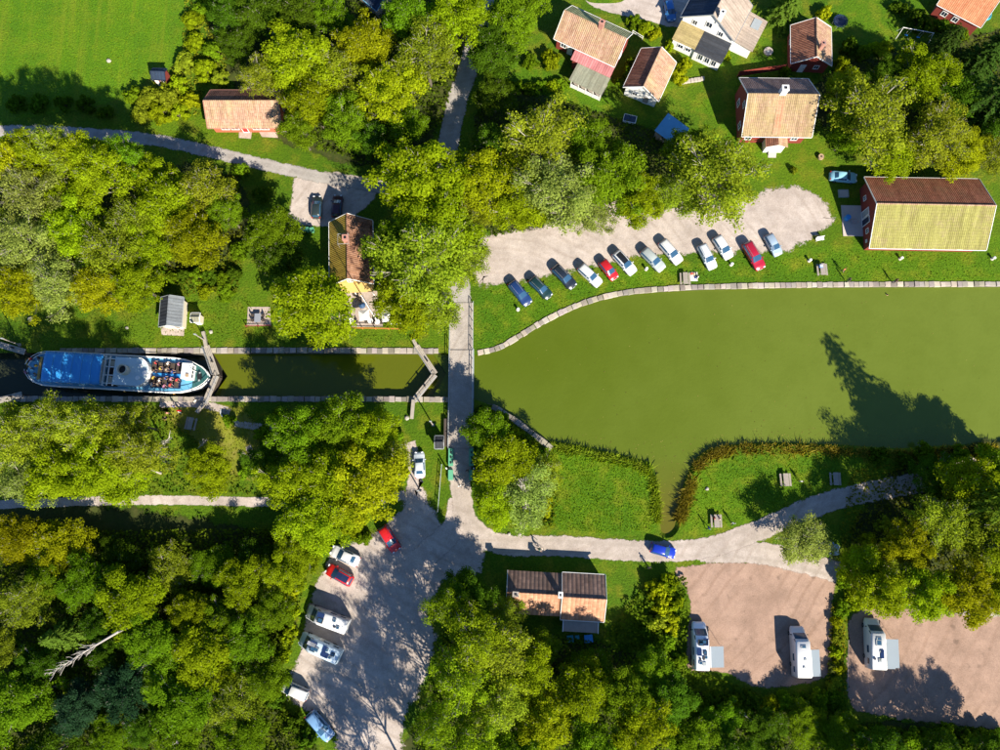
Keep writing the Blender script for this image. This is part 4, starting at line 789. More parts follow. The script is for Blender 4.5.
cafe = gable_house('cafe_house', 'old cafe house with mustard and patchy red tile roof north of the terrace', 'cafe', [(374, 286), (372, 221), (329.5, 222), (329, 283)], 3.2, 6.4, M['t_cafeW'], M['t_cafeE'], M['ochre'],
    wins=[('W', 1.6, 1.7, 1.0, 1.3), ('W', -1.6, 1.7, 1.0, 1.3), ('W', 0, 4.1, .9, 1.0), ('S', -2, 1.7, 1, 1.3), ('S', 2, 1.7, 1, 1.3), ('N', -2, 1.7, 1, 1.3), ('N', 2, 1.7, 1, 1.3)], doors=[('W', 0, 1.0, 2.1, M['white'])])
x, y = loc_of(cafe, 346, 240, 6.4); chimney(cafe, x, .1, 5.5, 7.4, .8, .8)
mb = MB()
for a in range(4):
    sx, sy = ((-1, -1), (1, -1), (1, 1), (-1, 1))[a]; tx, ty = ((1, -1), (1, 1), (-1, 1), (-1, -1))[a]; mb.tube([(x + sx * .8, .5 + sy * .8, 7.0), (x + tx * .8, .5 + ty * .8, 7.0)], .03, 4); mb.tube([(x + sx * .8, .5 + sy * .8, 5.3), (x + sx * .8, .5 + sy * .8, 7.05)], .03, 4)
mb.build('sweep_platform', M['chrome'], cafe)
MB().slab((-cafe['dims'][0] - 1.1, 2.6, 2.5), (-cafe['dims'][0] - 1.1, -3.2, 2.5), (-cafe['dims'][0] + .3, -3.2, 2.9), (-cafe['dims'][0] + .3, 2.6, 2.9), .1).build('porch_roof', M['ochre'], cafe)
for yy in (2.4, -.3, -3.0): MB().box(-cafe['dims'][0] - .9, yy, 1.2, .12, .12, 2.4).build('porch_post', M['white'], cafe)
kio = gable_house('kiosk', 'dark metal-roofed kiosk on a pale concrete pad by the lock', 'kiosk', [(181.5, 327), (183.5, 298), (161, 297), (158.5, 326)], 2.4, 3.6, M['t_slate'], M['t_slate2'], M['cream'], trim=M['steel'], over=.25, gable_over=.25, wins=[('W', .6, 1.5, .8, .8)], doors=[('W', -.6, .9, 1.9, M['greywood'])])
gable_house('pump_hut', 'tiny cream hut with grey felt roof right of the dark kiosk', 'hut', [(191, 313), (199.5, 313), (199.5, 322), (191, 322)], 2.0, 2.25, M['t_felt'], M['t_felt'], M['cream'], over=.12, gable_over=.12, doors=[('S', 0, .7, 1.7, M['cream'])])
gable_house('bridge_hut', 'small dark-roofed bridge keeper hut beside the bridge', 'hut', [(435, 436), (443.5, 436), (443.5, 448.5), (435, 448.5)][:4], 2.1, 2.5, M['t_slate'], M['t_slate'], M['darkwood'], trim=M['steel'], over=.1, gable_over=.1, doors=[('E', 0, .8, 1.8, M['greywood'])], wins=[('S', 0, 1.4, .5, .5)])
gable_house('garden_shed', 'small dark-roofed red and white shed at the edge of the meadow', 'shed', [(152, 68), (166, 68.5), (165.5, 80), (153, 79.5)], 2.0, 2.7, M['t_navy'], M['t_navy'], M['redwall'], trim=M['navy'], over=.12, gable_over=.15, wins=[('S', .4, 1.2, .5, .6)], doors=[('S', -.5, .6, 1.7, M['white'])])
nh = gable_house('outbuilding', 'navy-roofed outbuilding with pale eave at the top edge behind the grove', 'outbuilding', [(372, -32), (396, -12), (379, 13), (358, -5)][:4], 2.8, 4.2, M['t_navy'], M['t_navy'], M['greywood'], trim=M['bluemetal'], wins=[('S', 0, 1.5, .9, .9)])
sa = gable_house('two_part_house', 'roadside house in two joined parts with salmon tile roof, dim north slopes coloured dark', 'house', [(562.5, 572.5), (605.5, 575), (603.5, 622), (560.5, 619.5)], 2.7, 4.7, M['t_dim'], M['t_salmon'], M['cream'], wins=[('E', 1, 1.5, .9, 1), ('E', -1.4, 1.5, .9, 1), ('N', -1.6, 1.5, .9, 1), ('N', 1.6, 1.5, .9, 1)], doors=[('S', 1.8, .9, 2, M['white'])])
cen, ang, L2, W2 = frame_of([(505, 568.5), (562, 572), (560.5, 618), (505, 614)], 2.6)
l, w2, ze, zr = sa['dims']; xa, xb = -l - L2 + .25, -l - .12
MB().slab((xb, .2, 4.45), (xb, w2 - .1, 2.6), (xa, w2 - .1, 2.6), (xa, .2, 4.45), .12).build('roof_slope', M['t_dim'], sa)
MB().slab((xa, .2, 4.45), (xa, -w2 + .4, 2.6), (xb, -w2 + .4, 2.6), (xb, .2, 4.45), .12).build('roof_slope', M['t_salmon'], sa)
MB().tube([(xa, .2, 4.46), (xb, .2, 4.46)], .11, 8).build('ridge_cap', M['t_salmon'], sa)
MB().add([(xa + .3, -w2 + .8, -.1), (xb + .4, -w2 + .8, -.1), (xb + .4, w2 - .5, -.1), (xa + .3, w2 - .5, -.1), (xa + .3, -w2 + .8, 2.7), (xb + .4, -w2 + .8, 2.7), (xb + .4, w2 - .5, 2.7), (xa + .3, w2 - .5, 2.7), (xa + .3, .2, 4.26), (xb + .4, .2, 4.26)],
         [(0, 1, 5, 4), (2, 3, 7, 6), (1, 2, 6, 9, 5), (3, 0, 4, 8, 7), (4, 5, 9, 8), (6, 7, 8, 9)]).build('wall', M['cream'], sa)
for sy, e in ((-1, -w2 + .38), (1, w2 - .08)):
    a, b = Vector((xa - .03, .2, 4.5)), Vector((xa - .03, e, 2.65)); d = Vector((0, 0, -.24)); th = Vector((-.06, 0, 0)); p = [a, b, b + d, a + d, a + th, b + th, b + d + th, a + d + th]
    MB().add(p, [(0, 1, 2, 3), (7, 6, 5, 4), (0, 4, 5, 1), (1, 5, 6, 2), (2, 6, 7, 3), (3, 7, 4, 0)]).build('bargeboard', M['white'], sa)
chimney(sa, xa + 1.2, .1, 3.7, 5.5, .75, .6, M['stone']); chimney(sa, xb - .25, .35, 3.7, 5.6, .5, .75, M['white'])
for ch in sa.children_recursive:
    ch.color = (.3, .27, .24, 1)
for yy in (1.6, 4.2): add_window(sa, xa + yy, w2 - .5, 1.5, .9, 1, math.pi / 2)
x0, y0 = loc_of(sa, 563.5, 621, 2.3); x1, _y = loc_of(sa, 598, 622, 2.3)
nb = 9
for k in range(nb):
    yb = -w2 + .15 - k * .2 - .1
    MB().box((x0 + x1) / 2, yb, 2.40 - k * .03, x1 - x0, .19, .05).build('roof_board', M['greywood'], sa)
MB().prism([(x0 + .15, -w2 - 1.5), (x1 - .15, -w2 - 1.5), (x1 - .15, -w2 + .38), (x0 + .15, -w2 + .38)], -.1, 2.05).build('lean_to_wall', M['greywood'], sa)
for xx in (x0 - .05, x1 + .05): MB().box(xx, -w2 - .75, 2.3, .09, 1.9, .2).build('bargeboard', M['white'], sa)
# blue sheet-metal shed
c4 = [(668, 113.6), (689, 129), (678.5, 147), (654.7, 130)]; q = [P(*p, 2.5) for p in c4]; bs_c = sum(q, Vector()) / 4
bs = empty('blue_roofed_shed', (bs_c.x, bs_c.y, 0), 0, 'open wooden shed with a speckled blue metal roof in the garden shade', 'shed'); lq = [(p.x - bs_c.x, p.y - bs_c.y) for p in q]
hts = (2.7, 2.7, 2.3, 2.3); top = [(*lq[i], hts[i]) for i in range(4)]
MB().slab(top[3], top[2], top[1], top[0], .07).build('roof', M['bluemetal'], bs)
for p in lq: MB().box(p[0] * .88, p[1] * .88, 1.1, .14, .14, 2.3).build('post', M['greywood'], bs)
a, b = Vector(lq[0]) * .88, Vector(lq[1]) * .88; MB().slab((*a, 2.4), (*b, 2.4), (*b, 0), (*a, 0), .05).build('back_wall', M['greywood'], bs)
for k in range(5): MB().box(lq[3][0] * .5 + k * .55 - .6, lq[3][1] * .5 - k * .25, .3, .5, .9, .62).build('firewood_stack', M['wood'], bs)
# fences
def fence(label, pts, h, mat, step=1.9, rails=(.5, .95), name='fence', cat='fence', boards=False, pr=.05):
    q = [P(*p) for p in pts]; root = empty(name, (q[0].x, q[0].y, 0), 0, label, cat)
    for a, b in zip(q[:-1], q[1:]):
        d = b - a; n = max(1, round(d.length / step)); ang = math.atan2(d.y, d.x)
        for k in range(n + 1):
            p = a.lerp(b, k / n) - q[0]; MB().box(p.x, p.y, h / 2 - .05, pr * 2, pr * 2, h + .1, ang).build('post', mat, root)
        m = (a + b) / 2 - q[0]
        for r in rails: MB().box(m.x, m.y, h * r, d.length, pr * 1.1, pr * 1.6, ang).build('rail', mat, root)
        if boards: MB().box(m.x, m.y, h * .5, d.length, .03, h * .85, ang).build('boarding', mat, root)
    return root
fence('dark red board fence behind the large lichened-roof house', [(737, 77), (783, 70)], 1.7, M['redwall'], boards=True)
fence('white garden fence between the long house and the outbuilding', [(632, 34), (642, 40)], 1.0, M['white'])
fence('orange-topped wooden railing along the front of the cafe terrace', [(337, 328.5), (402, 330)], 1.0, M['orange'])
fence('red railing in front of the small shaded terrace', [(247, 327), (271, 326.5)], 1.0, M['redwall'])
fence('white barrier rail on the grass by the road corner', [(482, 509.5), (497, 509.5)], .9, M['white'], step=1.2)
fence('thin steel rail beside the ditch right of the bridge road', [(478, 500), (484, 512), (492, 524)], .8, M['steel'])
fence('pale railing left of the bridge approach', [(442, 465), (438, 512)], .9, M['steel'], step=1.6)
fence('low wooden boundary rail at the end of the right camper park', [(847, 640), (846, 690)], .6, M['greywood'], step=2.2, rails=(.9,))
# stone garden wall
gw = empty('garden_wall', P(682, 82), 0, 'short dry-stone wall on the lawn right of the yellow bush', 'wall')
for k in range(7):
    p = P(682 + k * 3.4, 82.5 - k * .55) - gw.location; o = link('stone', cop[k % 5], gw, (p.x, p.y, .28), random.uniform(-.1, .1)); o.scale = (.55, .9, 1.2); o.color = (.4, .35, .3, 1)

# ------------------------------------------------------------------ bridge and lock gates
M['deck'] = sheet_mat('bridge_deck', (.36, .32, .285), (.40, .355, .31), (.31, .27, .24), 5.0, edge=False)
M['lockwood'] = simple('lock_timber', (.33, .29, .24), .8, .4, 1.6, bmp=.6)
b0 = P(461.3, 396, 0); br = empty('bridge', (b0.x, b0.y, 0), 0, 'narrow road bridge with steel railings over the lock entrance', 'bridge')
def bl(x, y, z=0): p = P(x, y, z) - br.location; return p.x, p.y
xw, yn = bl(449.6, 350, .3); xe, _ = bl(473, 350, .3); _, ys = bl(461, 448, .3); _, ynn = bl(461, 303, .1)
MB().box((xw + xe) / 2, (yn + ys) / 2, .12, xe - xw, yn - ys, .3).build('deck', M['deck'], br)
MB().box((xw + xe) / 2, (yn + ynn) / 2 + .02, .06, xe - xw, ynn - yn, .14).build('approach', M['deck'], br)
for sx in (xw, xe):
    MB().box(sx, (yn + ys) / 2, -.12, .28, yn - ys + .4, .55).build('girder', M['steel'], br)
    side = MB().box(sx, (ynn + ys) / 2, 1.12, .09, ynn - ys, .08).build('railing', M['steel'], br)
    MB().box(sx, (ynn + ys) / 2, .68, .05, ynn - ys, .05).build('rail', M['steel'], side)
    n = 15
    for k in range(n + 1): MB().box(sx, ys + (ynn - ys) * k / n, .62, .075, .075, .95).build('post', M['steel'], side)
_, ya = bl(461, 481, .3)
MB().box((xw + xe) / 2, (ys + ya) / 2 - .01, .08, xe - xw - .2, ys - ya, .16).build('lifting_flap', M['deck'], br)
for px in (451, 471.5):
    x, y1 = bl(px, 448.5, .4); _, y2 = bl(px, 466, .4); _, y3 = bl(px, 470, .4); _, y4 = bl(px, 480, .4)
    MB().box(x, (y1 + y2) / 2, .38, .72, y1 - y2, .45).build('side_beam', M['greenpaint'], br); MB().box(x, (y3 + y4) / 2, .38, .72, y3 - y4, .45).build('side_beam', M['greenpaint'], br)
    for yy in (y1 - .6, (y1 + y2) / 2, y2 + .5): MB().box(x, yy, .66, .18, .3, .12).build('bolt_plate', M['black'], br)
for yy, nm in ((yn + .5, 'abutment'), (ys - .3, 'abutment')): MB().box((xw + xe) / 2, yy, -2.1, xe - xw + 1.0, 1.0, 4.0).build(nm, M['wallstone'], br)
cw, cy_ = bl(446, 433, 0); MB().box(cw, cy_, .35, .55, 4.2, .9).build('counterweight', M['darkwood'], br)
for px, pyy, s_ in ((447, 469, 1), (474, 469, -1)):
    x, y = bl(px, pyy, 0); g = MB(); g.box(x, y, 1.0, .16, .16, 2.0).build('signal_post', M['white'], br)
def gate_leaf(label, a, b, inland, z=.45, rail=True, wide=.95):
    A, Bp = P(*a, z), P(*b, z); d = Bp - A; ang = math.atan2(d.y, d.x); L = d.length
    t = empty('lock_gate_leaf', (A.x, A.y, 0), ang, label, 'lock gate', 'lock gates')
    MB().box(L / 2, 0, -2.1, L - .04, .34, 4.6).build('leaf', M['darkwood'], t)
    npl = 4
    for k in range(npl): MB().box(L / 2, (k - 1.5) * wide / npl, z, L, wide / npl - .035, .09).build('walkway_plank', M['lockwood'], t)
    if rail:
        r = MB().tube([(.1, -wide / 2 + .05, z + 1.0), (L - .1, -wide / 2 + .05, z + 1.0)], .045, 6).build('handrail', M['chrome'], t)
        for k in range(5): MB().tube([(.1 + (L - .2) * k / 4, -wide / 2 + .05, z), (.1 + (L - .2) * k / 4, -wide / 2 + .05, z + 1.0)], .03, 5).build('post', M['chrome'], r)
        MB().tube([(.1, -wide / 2 + .05, z + .5), (L - .1, -wide / 2 + .05, z + .5)], .025, 5).build('rail', M['chrome'], r)
    if inland:
        Cp = P(*inland, z); e = Cp - A; an = math.atan2(e.y, e.x) - ang; m = e / 2; mx, my = m.x * math.cos(-ang) - m.y * math.sin(-ang), m.x * math.sin(-ang) + m.y * math.cos(-ang)
        MB().box(mx, my, z + .22, e.length + .3, .5, .42, an).build('balance_beam', M['lockwood'], t)
    MB().box(L * .55, .1, z + .35, .25, .2, .6).build('sluice_gear', M['black'], t)
gate_leaf('north leaf of the closed lock gate in front of the blue boat', (206.5, 346), (216.5, 375), (204, 333))
gate_leaf('south leaf of the closed lock gate in front of the blue boat', (204.5, 404), (216.5, 375.5), (198, 412))
gate_leaf('north leaf of the lock gate left of the bridge', (416.5, 346), (435, 374), (414, 341))
gate_leaf('south leaf of the lock gate left of the bridge', (413.5, 401), (435, 374.5), (412, 418))
gate_leaf('open north gate leaf behind the stern of the boat', (-1, 344.5), (25, 352), None, rail=False)
gate_leaf('open south gate leaf behind the stern of the boat', (-1, 400.5), (22, 394.5), None, rail=False)
# tall timber cranes / sluice beams standing on the quay throw the long thin shadows
for i, (a, lab) in enumerate((((206, 341), 'tall post on the north quay beside the left lock gate'), ((433, 425), 'tall thin post on the grass beside the bridge'), ((421, 492), 'thin post on the grass at the car park corner'), ((20, 345), 'tall post on the north quay near the boat stern'))):
    p = P(*a); t = empty('signal_post', (p.x, p.y, 0), 0, lab, 'post'); MB().tube([(0, 0, -.1), (0, 0, 4.6)], [.11, .08], 8).build('pole', M['greywood'], t); MB().box(0, 0, 4.4, .35, .12, .5).build('signal_box', M['steel'], t); MB().box(0, 0, .1, .4, .4, .25).build('footing', M['concrete'], t)
for i, (x, y) in enumerate([(518, 310), (646, 269.5), (731, 265), (809, 261), (900, 259), (992, 259)]):
    p = P(x, y); t = empty('bollard', (p.x, p.y, 0), 0, 'small white mooring bollard on the lakeside lawn, ' + ['leftmost', 'second from the left', 'third from the left', 'fourth from the left', 'fifth from the left', 'rightmost'][i], 'bollard', 'white bollards along the basin')
    MB().lathe([(.16, -.05), (.16, .55), (.22, .6), (.24, .72), (.14, .8)], 10).build('post', M['white'], t); MB().lathe([(.28, -.03), (.28, .06)], 10).build('base', M['concrete'], t)

# ------------------------------------------------------------------ vehicles
PROFILE = {  # (x, top z, half width of the top) from tail to nose, x as a fraction of the length, z in metres, width as a fraction of the half width
    'hatch': (4.25, .89, [(-.5, .62, .80), (-.485, .95, .78), (-.43, 1.30, .70), (-.36, 1.42, .69), (-.12, 1.49, .70), (.06, 1.45, .68), (.25, .98, .80), (.36, .90, .80), (.47, .78, .74), (.5, .55, .62)]),
    'estate': (4.7, .91, [(-.5, .62, .80), (-.488, .98, .78), (-.435, 1.34, .70), (-.38, 1.43, .69), (-.12, 1.48, .70), (.06, 1.44, .68), (.23, .98, .80), (.35, .90, .80), (.47, .78, .74), (.5, .55, .62)]),
    'sedan': (4.6, .90, [(-.5, .62, .80), (-.485, .92, .78), (-.36, 1.0, .78), (-.22, 1.38, .66), (-.1, 1.43, .68), (.07, 1.40, .66), (.24, .96, .80), (.36, .88, .80), (.47, .76, .74), (.5, .55, .62)]),
    'suv': (4.55, .93, [(-.5, .65, .82), (-.488, 1.05, .80), (-.445, 1.52, .72), (-.39, 1.63, .71), (-.1, 1.68, .72), (.07, 1.62, .70), (.23, 1.12, .82), (.36, 1.02, .82), (.475, .88, .76), (.5, .6, .64)]),
    'van': (4.6, .92, [(-.5, .7, .86), (-.492, 1.2, .84), (-.47, 1.75, .78), (-.43, 1.85, .77), (-.1, 1.9, .78), (.12, 1.84, .76), (.32, 1.18, .84), (.40, 1.05, .82), (.48, .85, .76), (.5, .6, .66)]),
    'camper': (7.0, 1.12, [(-.5, .7, .95), (-.496, 1.9, .95), (-.49, 2.72, .93), (-.475, 2.84, .92), (-.1, 2.88, .92), (.22, 2.86, .90), (.275, 2.35, .84), (.38, 1.35, .80), (.47, 1.0, .74), (.5, .6, .66)]),
    'campervan': (6.2, 1.03, [(-.5, .7, .9), (-.495, 1.8, .9), (-.485, 2.5, .86), (-.46, 2.62, .84), (-.1, 2.66, .84), (.16, 2.62, .82), (.24, 2.25, .8), (.37, 1.3, .82), (.465, .98, .76), (.5, .6, .66)]),
}
IDX = {'hatch': (5, 6, 2, 1), 'estate': (5, 6, 2, 1), 'sedan': (5, 6, 3, 2), 'suv': (5, 6, 2, 1), 'van': (5, 6, 2, 1), 'camper': (6, 7, 2, 1), 'campervan': (6, 7, 2, 1)}
def vehicle(kind):
    L, hw, prof = PROFILE[kind]; secs = []; box = kind in ('camper', 'campervan')
    for x, zt, wt in prof:
        pw = 1 - .22 * max(0, (abs(x) - .40) / .10) ** 2 * (1 if not (box and x < 0) else .15); b = hw * pw; belt = min(zt - .02, 1.0 if not box else max(.9, zt - .35)); t_ = hw * wt * min(1, pw * 1.05)
        X = x * L; secs.append([(X, 0, .22), (X, b * .9, .22), (X, b, .42), (X, b * .995, max(.44, belt - .12)), (X, b * .965, max(.46, belt)), (X, t_, max(.48, zt - .05)), (X, t_ * .82, zt), (X, t_ * .4, zt + .03), (X, 0, zt + .038)])
    V = []; F = []
    full_s = [s_ + [(p[0], -p[1], p[2]) for p in s_[-2:0:-1]] for s_ in secs]; n = len(full_s[0])
    for s_ in full_s: V += s_
    for i in range(len(secs) - 1):
        for k in range(n): F.append((i * n + k, (i + 1) * n + k, (i + 1) * n + (k + 1) % n, i * n + (k + 1) % n))
    F.append(tuple(range(n))); F.append(tuple((len(secs) - 1) * n + k for k in range(n - 1, -1, -1)))
    body = MB().add(V, F).mesh('body', M['paint'], True)
    ia, ib, ir, irb = IDX[kind]
    def panel(i, j, name, t0=.0, t1=.97, wf=1.0, lift=.016):
        mb = MB(); A, Bs = secs[i], secs[j]; rows = []
        d = (Vector(Bs[8]) - Vector(A[8])).normalized(); nr = Vector((-d.z, 0, d.x)); nr = nr if nr.z > 0 else -nr
        for t in (t0, .5, t1):
            r = []
            for q in (5, 6, 7, 8):
                p = Vector(A[q]).lerp(Vector(Bs[q]), t); p.y *= wf; r.append(p + nr * lift)
            rows.append(r + [Vector((p.x, -p.y, p.z)) for p in r[2::-1]])
        VV = [p for r in rows for p in r]; m = len(rows[0]); FF = [(a * m + k, a * m + k + 1, (a + 1) * m + k + 1, (a + 1) * m + k) for a in range(2) for k in range(m - 1)]
        return mb.add(VV, FF).mesh(name, M['wglass'], True)
    wind = panel(ia, ib, 'windscreen'); rear = panel(ir, irb, 'rear_window', .05, .9, .92) if not box else None
    sides = []
    for sg in (1, -1):
        mb = MB(); st = list(range(ir, ia + 1)) if not box else [ia - 1, ia]; pts = []
        for i in st:
            p, q = Vector(secs[i][4]), Vector(secs[i][5]); pts.append((p.lerp(q, .14), p.lerp(q, .88)))
        if not box: pts.append((Vector(secs[ia][4]).lerp(Vector(secs[ib][4]), .72) + Vector((0, 0, .05)), Vector(secs[ia][5]).lerp(Vector(secs[ib][5]), .5)))
        VV = []
        for lo, hi in pts:
            for p in (lo, hi): VV.append((p.x, sg * (p.y + .014), p.z))
        FF = [(2 * k, 2 * k + 2, 2 * k + 3, 2 * k + 1) for k in range(len(pts) - 1)]
        sides.append(mb.add(VV, FF if sg < 0 else [f[::-1] for f in FF]).mesh('side_window', M['wglass']))
    r = .32 if not box else .36; wheel = MB(); wheel.lathe([(.2, -.11), (r - .03, -.11), (r, -.07), (r, .07), (r - .03, .11), (.2, .11)], 18); wt_ = wheel.mesh('tyre', M['tyre'])
    rim = MB().lathe([(.05, -.112), (.2, -.1), (.2, .1), (.05, .112)], 14).mesh('rim', M['rim'])
    root = empty('motorhome' if box else 'parked_car'); o = link('body', body, root)
    link('windscreen', wind, root)
    if rear: link('rear_window', rear, root)
    for s_ in sides: link('side_window', s_, root)
    for wx in (-.30 if not box else -.27, .31 if not box else .35):
        for sg in (1, -1):
            wv = link('wheel', wt_, root, (wx * L, sg * (hw - .1), r)); wv.rotation_euler = (math.pi / 2, 0, 0); link('rim', rim, wv)
    for sg in (1, -1):
        MB().box(L * .475, sg * hw * .56, .72, .2, .34, .15, sg * -.3).build('headlight', M['headlamp'], root); MB().box(-L * .488, sg * hw * .74, .82, .1, .22, .26, 0).build('tail_light', M['taillamp'], root)
        MB().box(L * (.19 if not box else .345), sg * (hw + .1), (1.0 if not box else 1.5), .12, .22, .16).build('mirror', M['paint'] if not box else M['black'], root)
    if not box:
        if kind in ('estate', 'suv'):
            for sg in (1, -1): MB().tube([(-.36 * L, sg * hw * .56, prof[3][1] + .06), (-.1 * L, sg * hw * .56, prof[4][1] + .06), (.04 * L, sg * hw * .55, prof[5][1] + .06)], .025, 5).build('roof_rail', M['chrome'], root)
        MB().box(L * .5 + .005, 0, .45, .03, .5, .12).build('number_plate', M['white'], root)
    return root
protos = {}
def put_vehicle(kind, tail, nose, colr, label, group, cat='car', roof=None, zref=.75, name=None):
    a, b = P(*tail, zref), P(*nose, zref); d = b - a; L0 = PROFILE[kind][0]
    if kind not in protos: protos[kind] = root = vehicle(kind)
    else: root = copy_tree(protos[kind])
    m = (a + b) / 2; root.location = (m.x, m.y, .045); root.rotation_euler = (0, 0, math.atan2(d.y, d.x)); s = max(.86, min(1.12, d.length / L0)); root.scale = (s, min(1.04, max(.92, s)), min(1.05, max(.95, s)))
    for c in root.children:
        if c.name.split('.')[0] in ('body', 'mirror'): c.color = (*colr, 1)
    tag(root, label, cat, group)
    if name: root.name = name
    if roof:
        for c in list(root.children):
            if c.name.split('.')[0] == 'roof': bpy.data.objects.remove(c)
        _, hw, pr = PROFILE[kind]; mb = MB(); i0, i1 = 3, 5; pts = [pr[i] for i in range(i0, i1 + 1)]
        VV = []
        for x, zt, wt in pts:
            for f in (-.8, -.4, 0, .4, .8): VV.append((x * L0, hw * wt * f, zt + .045 - .035 * abs(f) - (.012 if abs(f) > .5 else 0)))
        FF = [(i * 5 + k, i * 5 + k + 1, (i + 1) * 5 + k + 1, (i + 1) * 5 + k) for i in range(2) for k in range(4)]; o = mb.add(VV, [f[::-1] for f in FF]).build('roof', M['paint'], root); o.color = (*roof, 1)
    return root
WH, SI, DB, RD = (.62, .62, .61), (.42, .45, .46), (.012, .03, .09), (.42, .012, .018)
rows = [('estate', (511, 282), (529, 304), (.012, .035, .12), 'dark blue car, leftmost of the lakeside parking row', None), ('estate', (531, 278.5), (550, 297), (.008, .03, .032), 'dark green-black car, second in the lakeside row', None),
    ('estate', (554, 266.5), (574, 287), (.012, .018, .03), 'black estate car parked left of the plain white car', None), ('estate', (580, 266), (600, 284.5), WH, 'plain white car parked left of the small red car', None),
    ('hatch', (602, 261.5), (615, 278), RD, 'small bright red car between two white cars by the lake', None), ('estate', (615, 252), (634, 273), WH, 'white car with a black roof parked by the lake', (.012, .013, .016)),
    ('estate', (643, 249.5), (663, 269.5), (.33, .37, .36), 'grey-green silver car between two white cars by the lake', None), ('estate', (661.5, 241), (680, 262.5), WH, 'all-white car right of the grey-green silver car', None),
    ('estate', (701, 244.5), (713.5, 268.5), (.6, .64, .68), 'pale silver car parked beside the picnic blanket', None), ('hatch', (716, 236.5), (730, 258), (.66, .68, .68), 'white-silver car left of the dark red car', None),
    ('estate', (746, 242.5), (761.5, 269), (.32, .01, .03), 'dark red car near the right end of the lakeside row', None), ('hatch', (767.5, 234.5), (779, 255), (.28, .36, .45), 'light blue-grey car, rightmost of the lakeside row', None)]
for k, a, b, c, lab, rf in rows: put_vehicle(k, a, b, c, lab, 'cars in the lakeside parking row', roof=rf)
put_vehicle('sedan', (830, 175.5), (857, 178), (.25, .5, .62), 'light blue car standing in the shadow of the barn', 'cars parked near houses')
put_vehicle('sedan', (420, 478), (419, 452), (.55, .6, .64), 'silver car on the gravel track left of the bridge', 'cars in the south car park')
put_vehicle('hatch', (381.5, 527), (397, 551), (.5, .012, .016), 'red car at the top of the car park facing right', 'cars in the south car park')
put_vehicle('sedan', (359, 562.5), (331.5, 549.5), WH, 'white car at the upper left of the car park', 'cars in the south car park')
put_vehicle('hatch', (352, 582), (327, 568), (.46, .012, .012), 'red car with a dark blue roof in the car park', 'cars in the south car park', roof=(.012, .02, .06))
put_vehicle('van', (308, 696), (282, 685), WH, 'small white van at the lower left of the car park', 'cars in the south car park', cat='van')
put_vehicle('hatch', (309, 713), (331, 738.5), (.16, .3, .5), 'blue car at the bottom of the car park under the trees', 'cars in the south car park')
put_vehicle('hatch', (650.5, 547), (675.5, 554), (.008, .03, .35), 'bright blue car driving on the road by the inlet', 'cars on the road', name='moving_car')
put_vehicle('hatch', (316, 218), (317, 196), (.02, .03, .03), 'dark car parked in the shade, left one by the cafe', 'cars parked near houses')
put_vehicle('hatch', (336, 217), (338, 195), (.05, .01, .02), 'dark red car in the shade, right one by the cafe', 'cars parked near houses')
put_vehicle('hatch', (668, 1), (672, 20), (.03, .16, .42), 'blue car in the shade beside the white house', 'cars parked near houses')
put_vehicle('hatch', (817, 546), (837, 550), (.3, .45, .6), 'light blue car half hidden under a tree by the fork', 'cars parked near houses')
def camper(kind, tail, nose, label, awn=None, extras=(), colr=WH, zref=1.6):
    v = put_vehicle(kind, tail, nose, colr, label, 'motorhomes', 'motorhome', zref=zref); L, hw, pr = PROFILE[kind]; zt = pr[4][1] + .05
    for nm, fx, fy, sx, sy, mt in extras:
        o = MB().box(fx * L, fy * hw, zt + .06, sx, sy, .12).build(nm, M[mt], v)
        if nm == 'roof_hatch': MB().box(fx * L, fy * hw, zt + .135, sx * .7, sy * .7, .03).build('hatch_dome', M['wglass'], o)
    for sg in (1, -1):
        MB().box(-.1 * L, sg * (hw + .005), 1.75, 1.0, .05, .55).build('side_window', M['wglass'], v); MB().box(-.34 * L, sg * (hw + .005), 1.75, .8, .05, .5).build('side_window', M['wglass'], v)
    MB().box(.02 * L, -(hw + .006), 1.2, .65, .05, 1.75).build('door', M['white'], v)
    if awn:
        x0, x1, dp, zz = awn
        MB().slab((x0 * L, -hw, 2.45), (x0 * L, -hw - dp, zz), (x1 * L, -hw - dp, zz), (x1 * L, -hw, 2.45), .03).build('awning', M['awning'], v)
        for xx in (x0, x1): MB().tube([(xx * L, -hw - dp + .05, zz - .03), (xx * L, -hw - dp + .05, -.03)], .025, 5).build('awning_leg', M['chrome'], v)
        MB().tube([(x0 * L, -hw - .05, 2.5), (x1 * L, -hw - .05, 2.5)], .07, 6).build('awning_case', M['white'], v)
    return v
HX = lambda *a: a
camper('campervan', (348, 627), (306, 611.5), 'white campervan, upper of the two side by side in the car park', extras=[('solar_panel', .12, -.45, .95, .6, 'solar'), ('roof_hatch', .1, .2, .8, .7, 'black'), ('roof_hatch', -.2, -.4, .45, .45, 'steel'), ('roof_hatch', -.32, .3, .45, .45, 'steel'), ('roof_vent', -.24, .35, .25, .25, 'black')])
camper('campervan', (340, 657), (299, 638.5), 'pale blue-white campervan, lower of the two side by side in the car park', colr=(.5, .62, .7), extras=[('solar_panel', -.2, .3, 1.0, .6, 'solar'), ('solar_panel', -.15, -.4, .5, .8, 'solar'), ('roof_hatch', .02, .1, .7, .6, 'steel'), ('roof_hatch', -.36, -.2, .5, .5, 'black'), ('roof_rack', .16, -.3, 1.2, .5, 'chrome')])
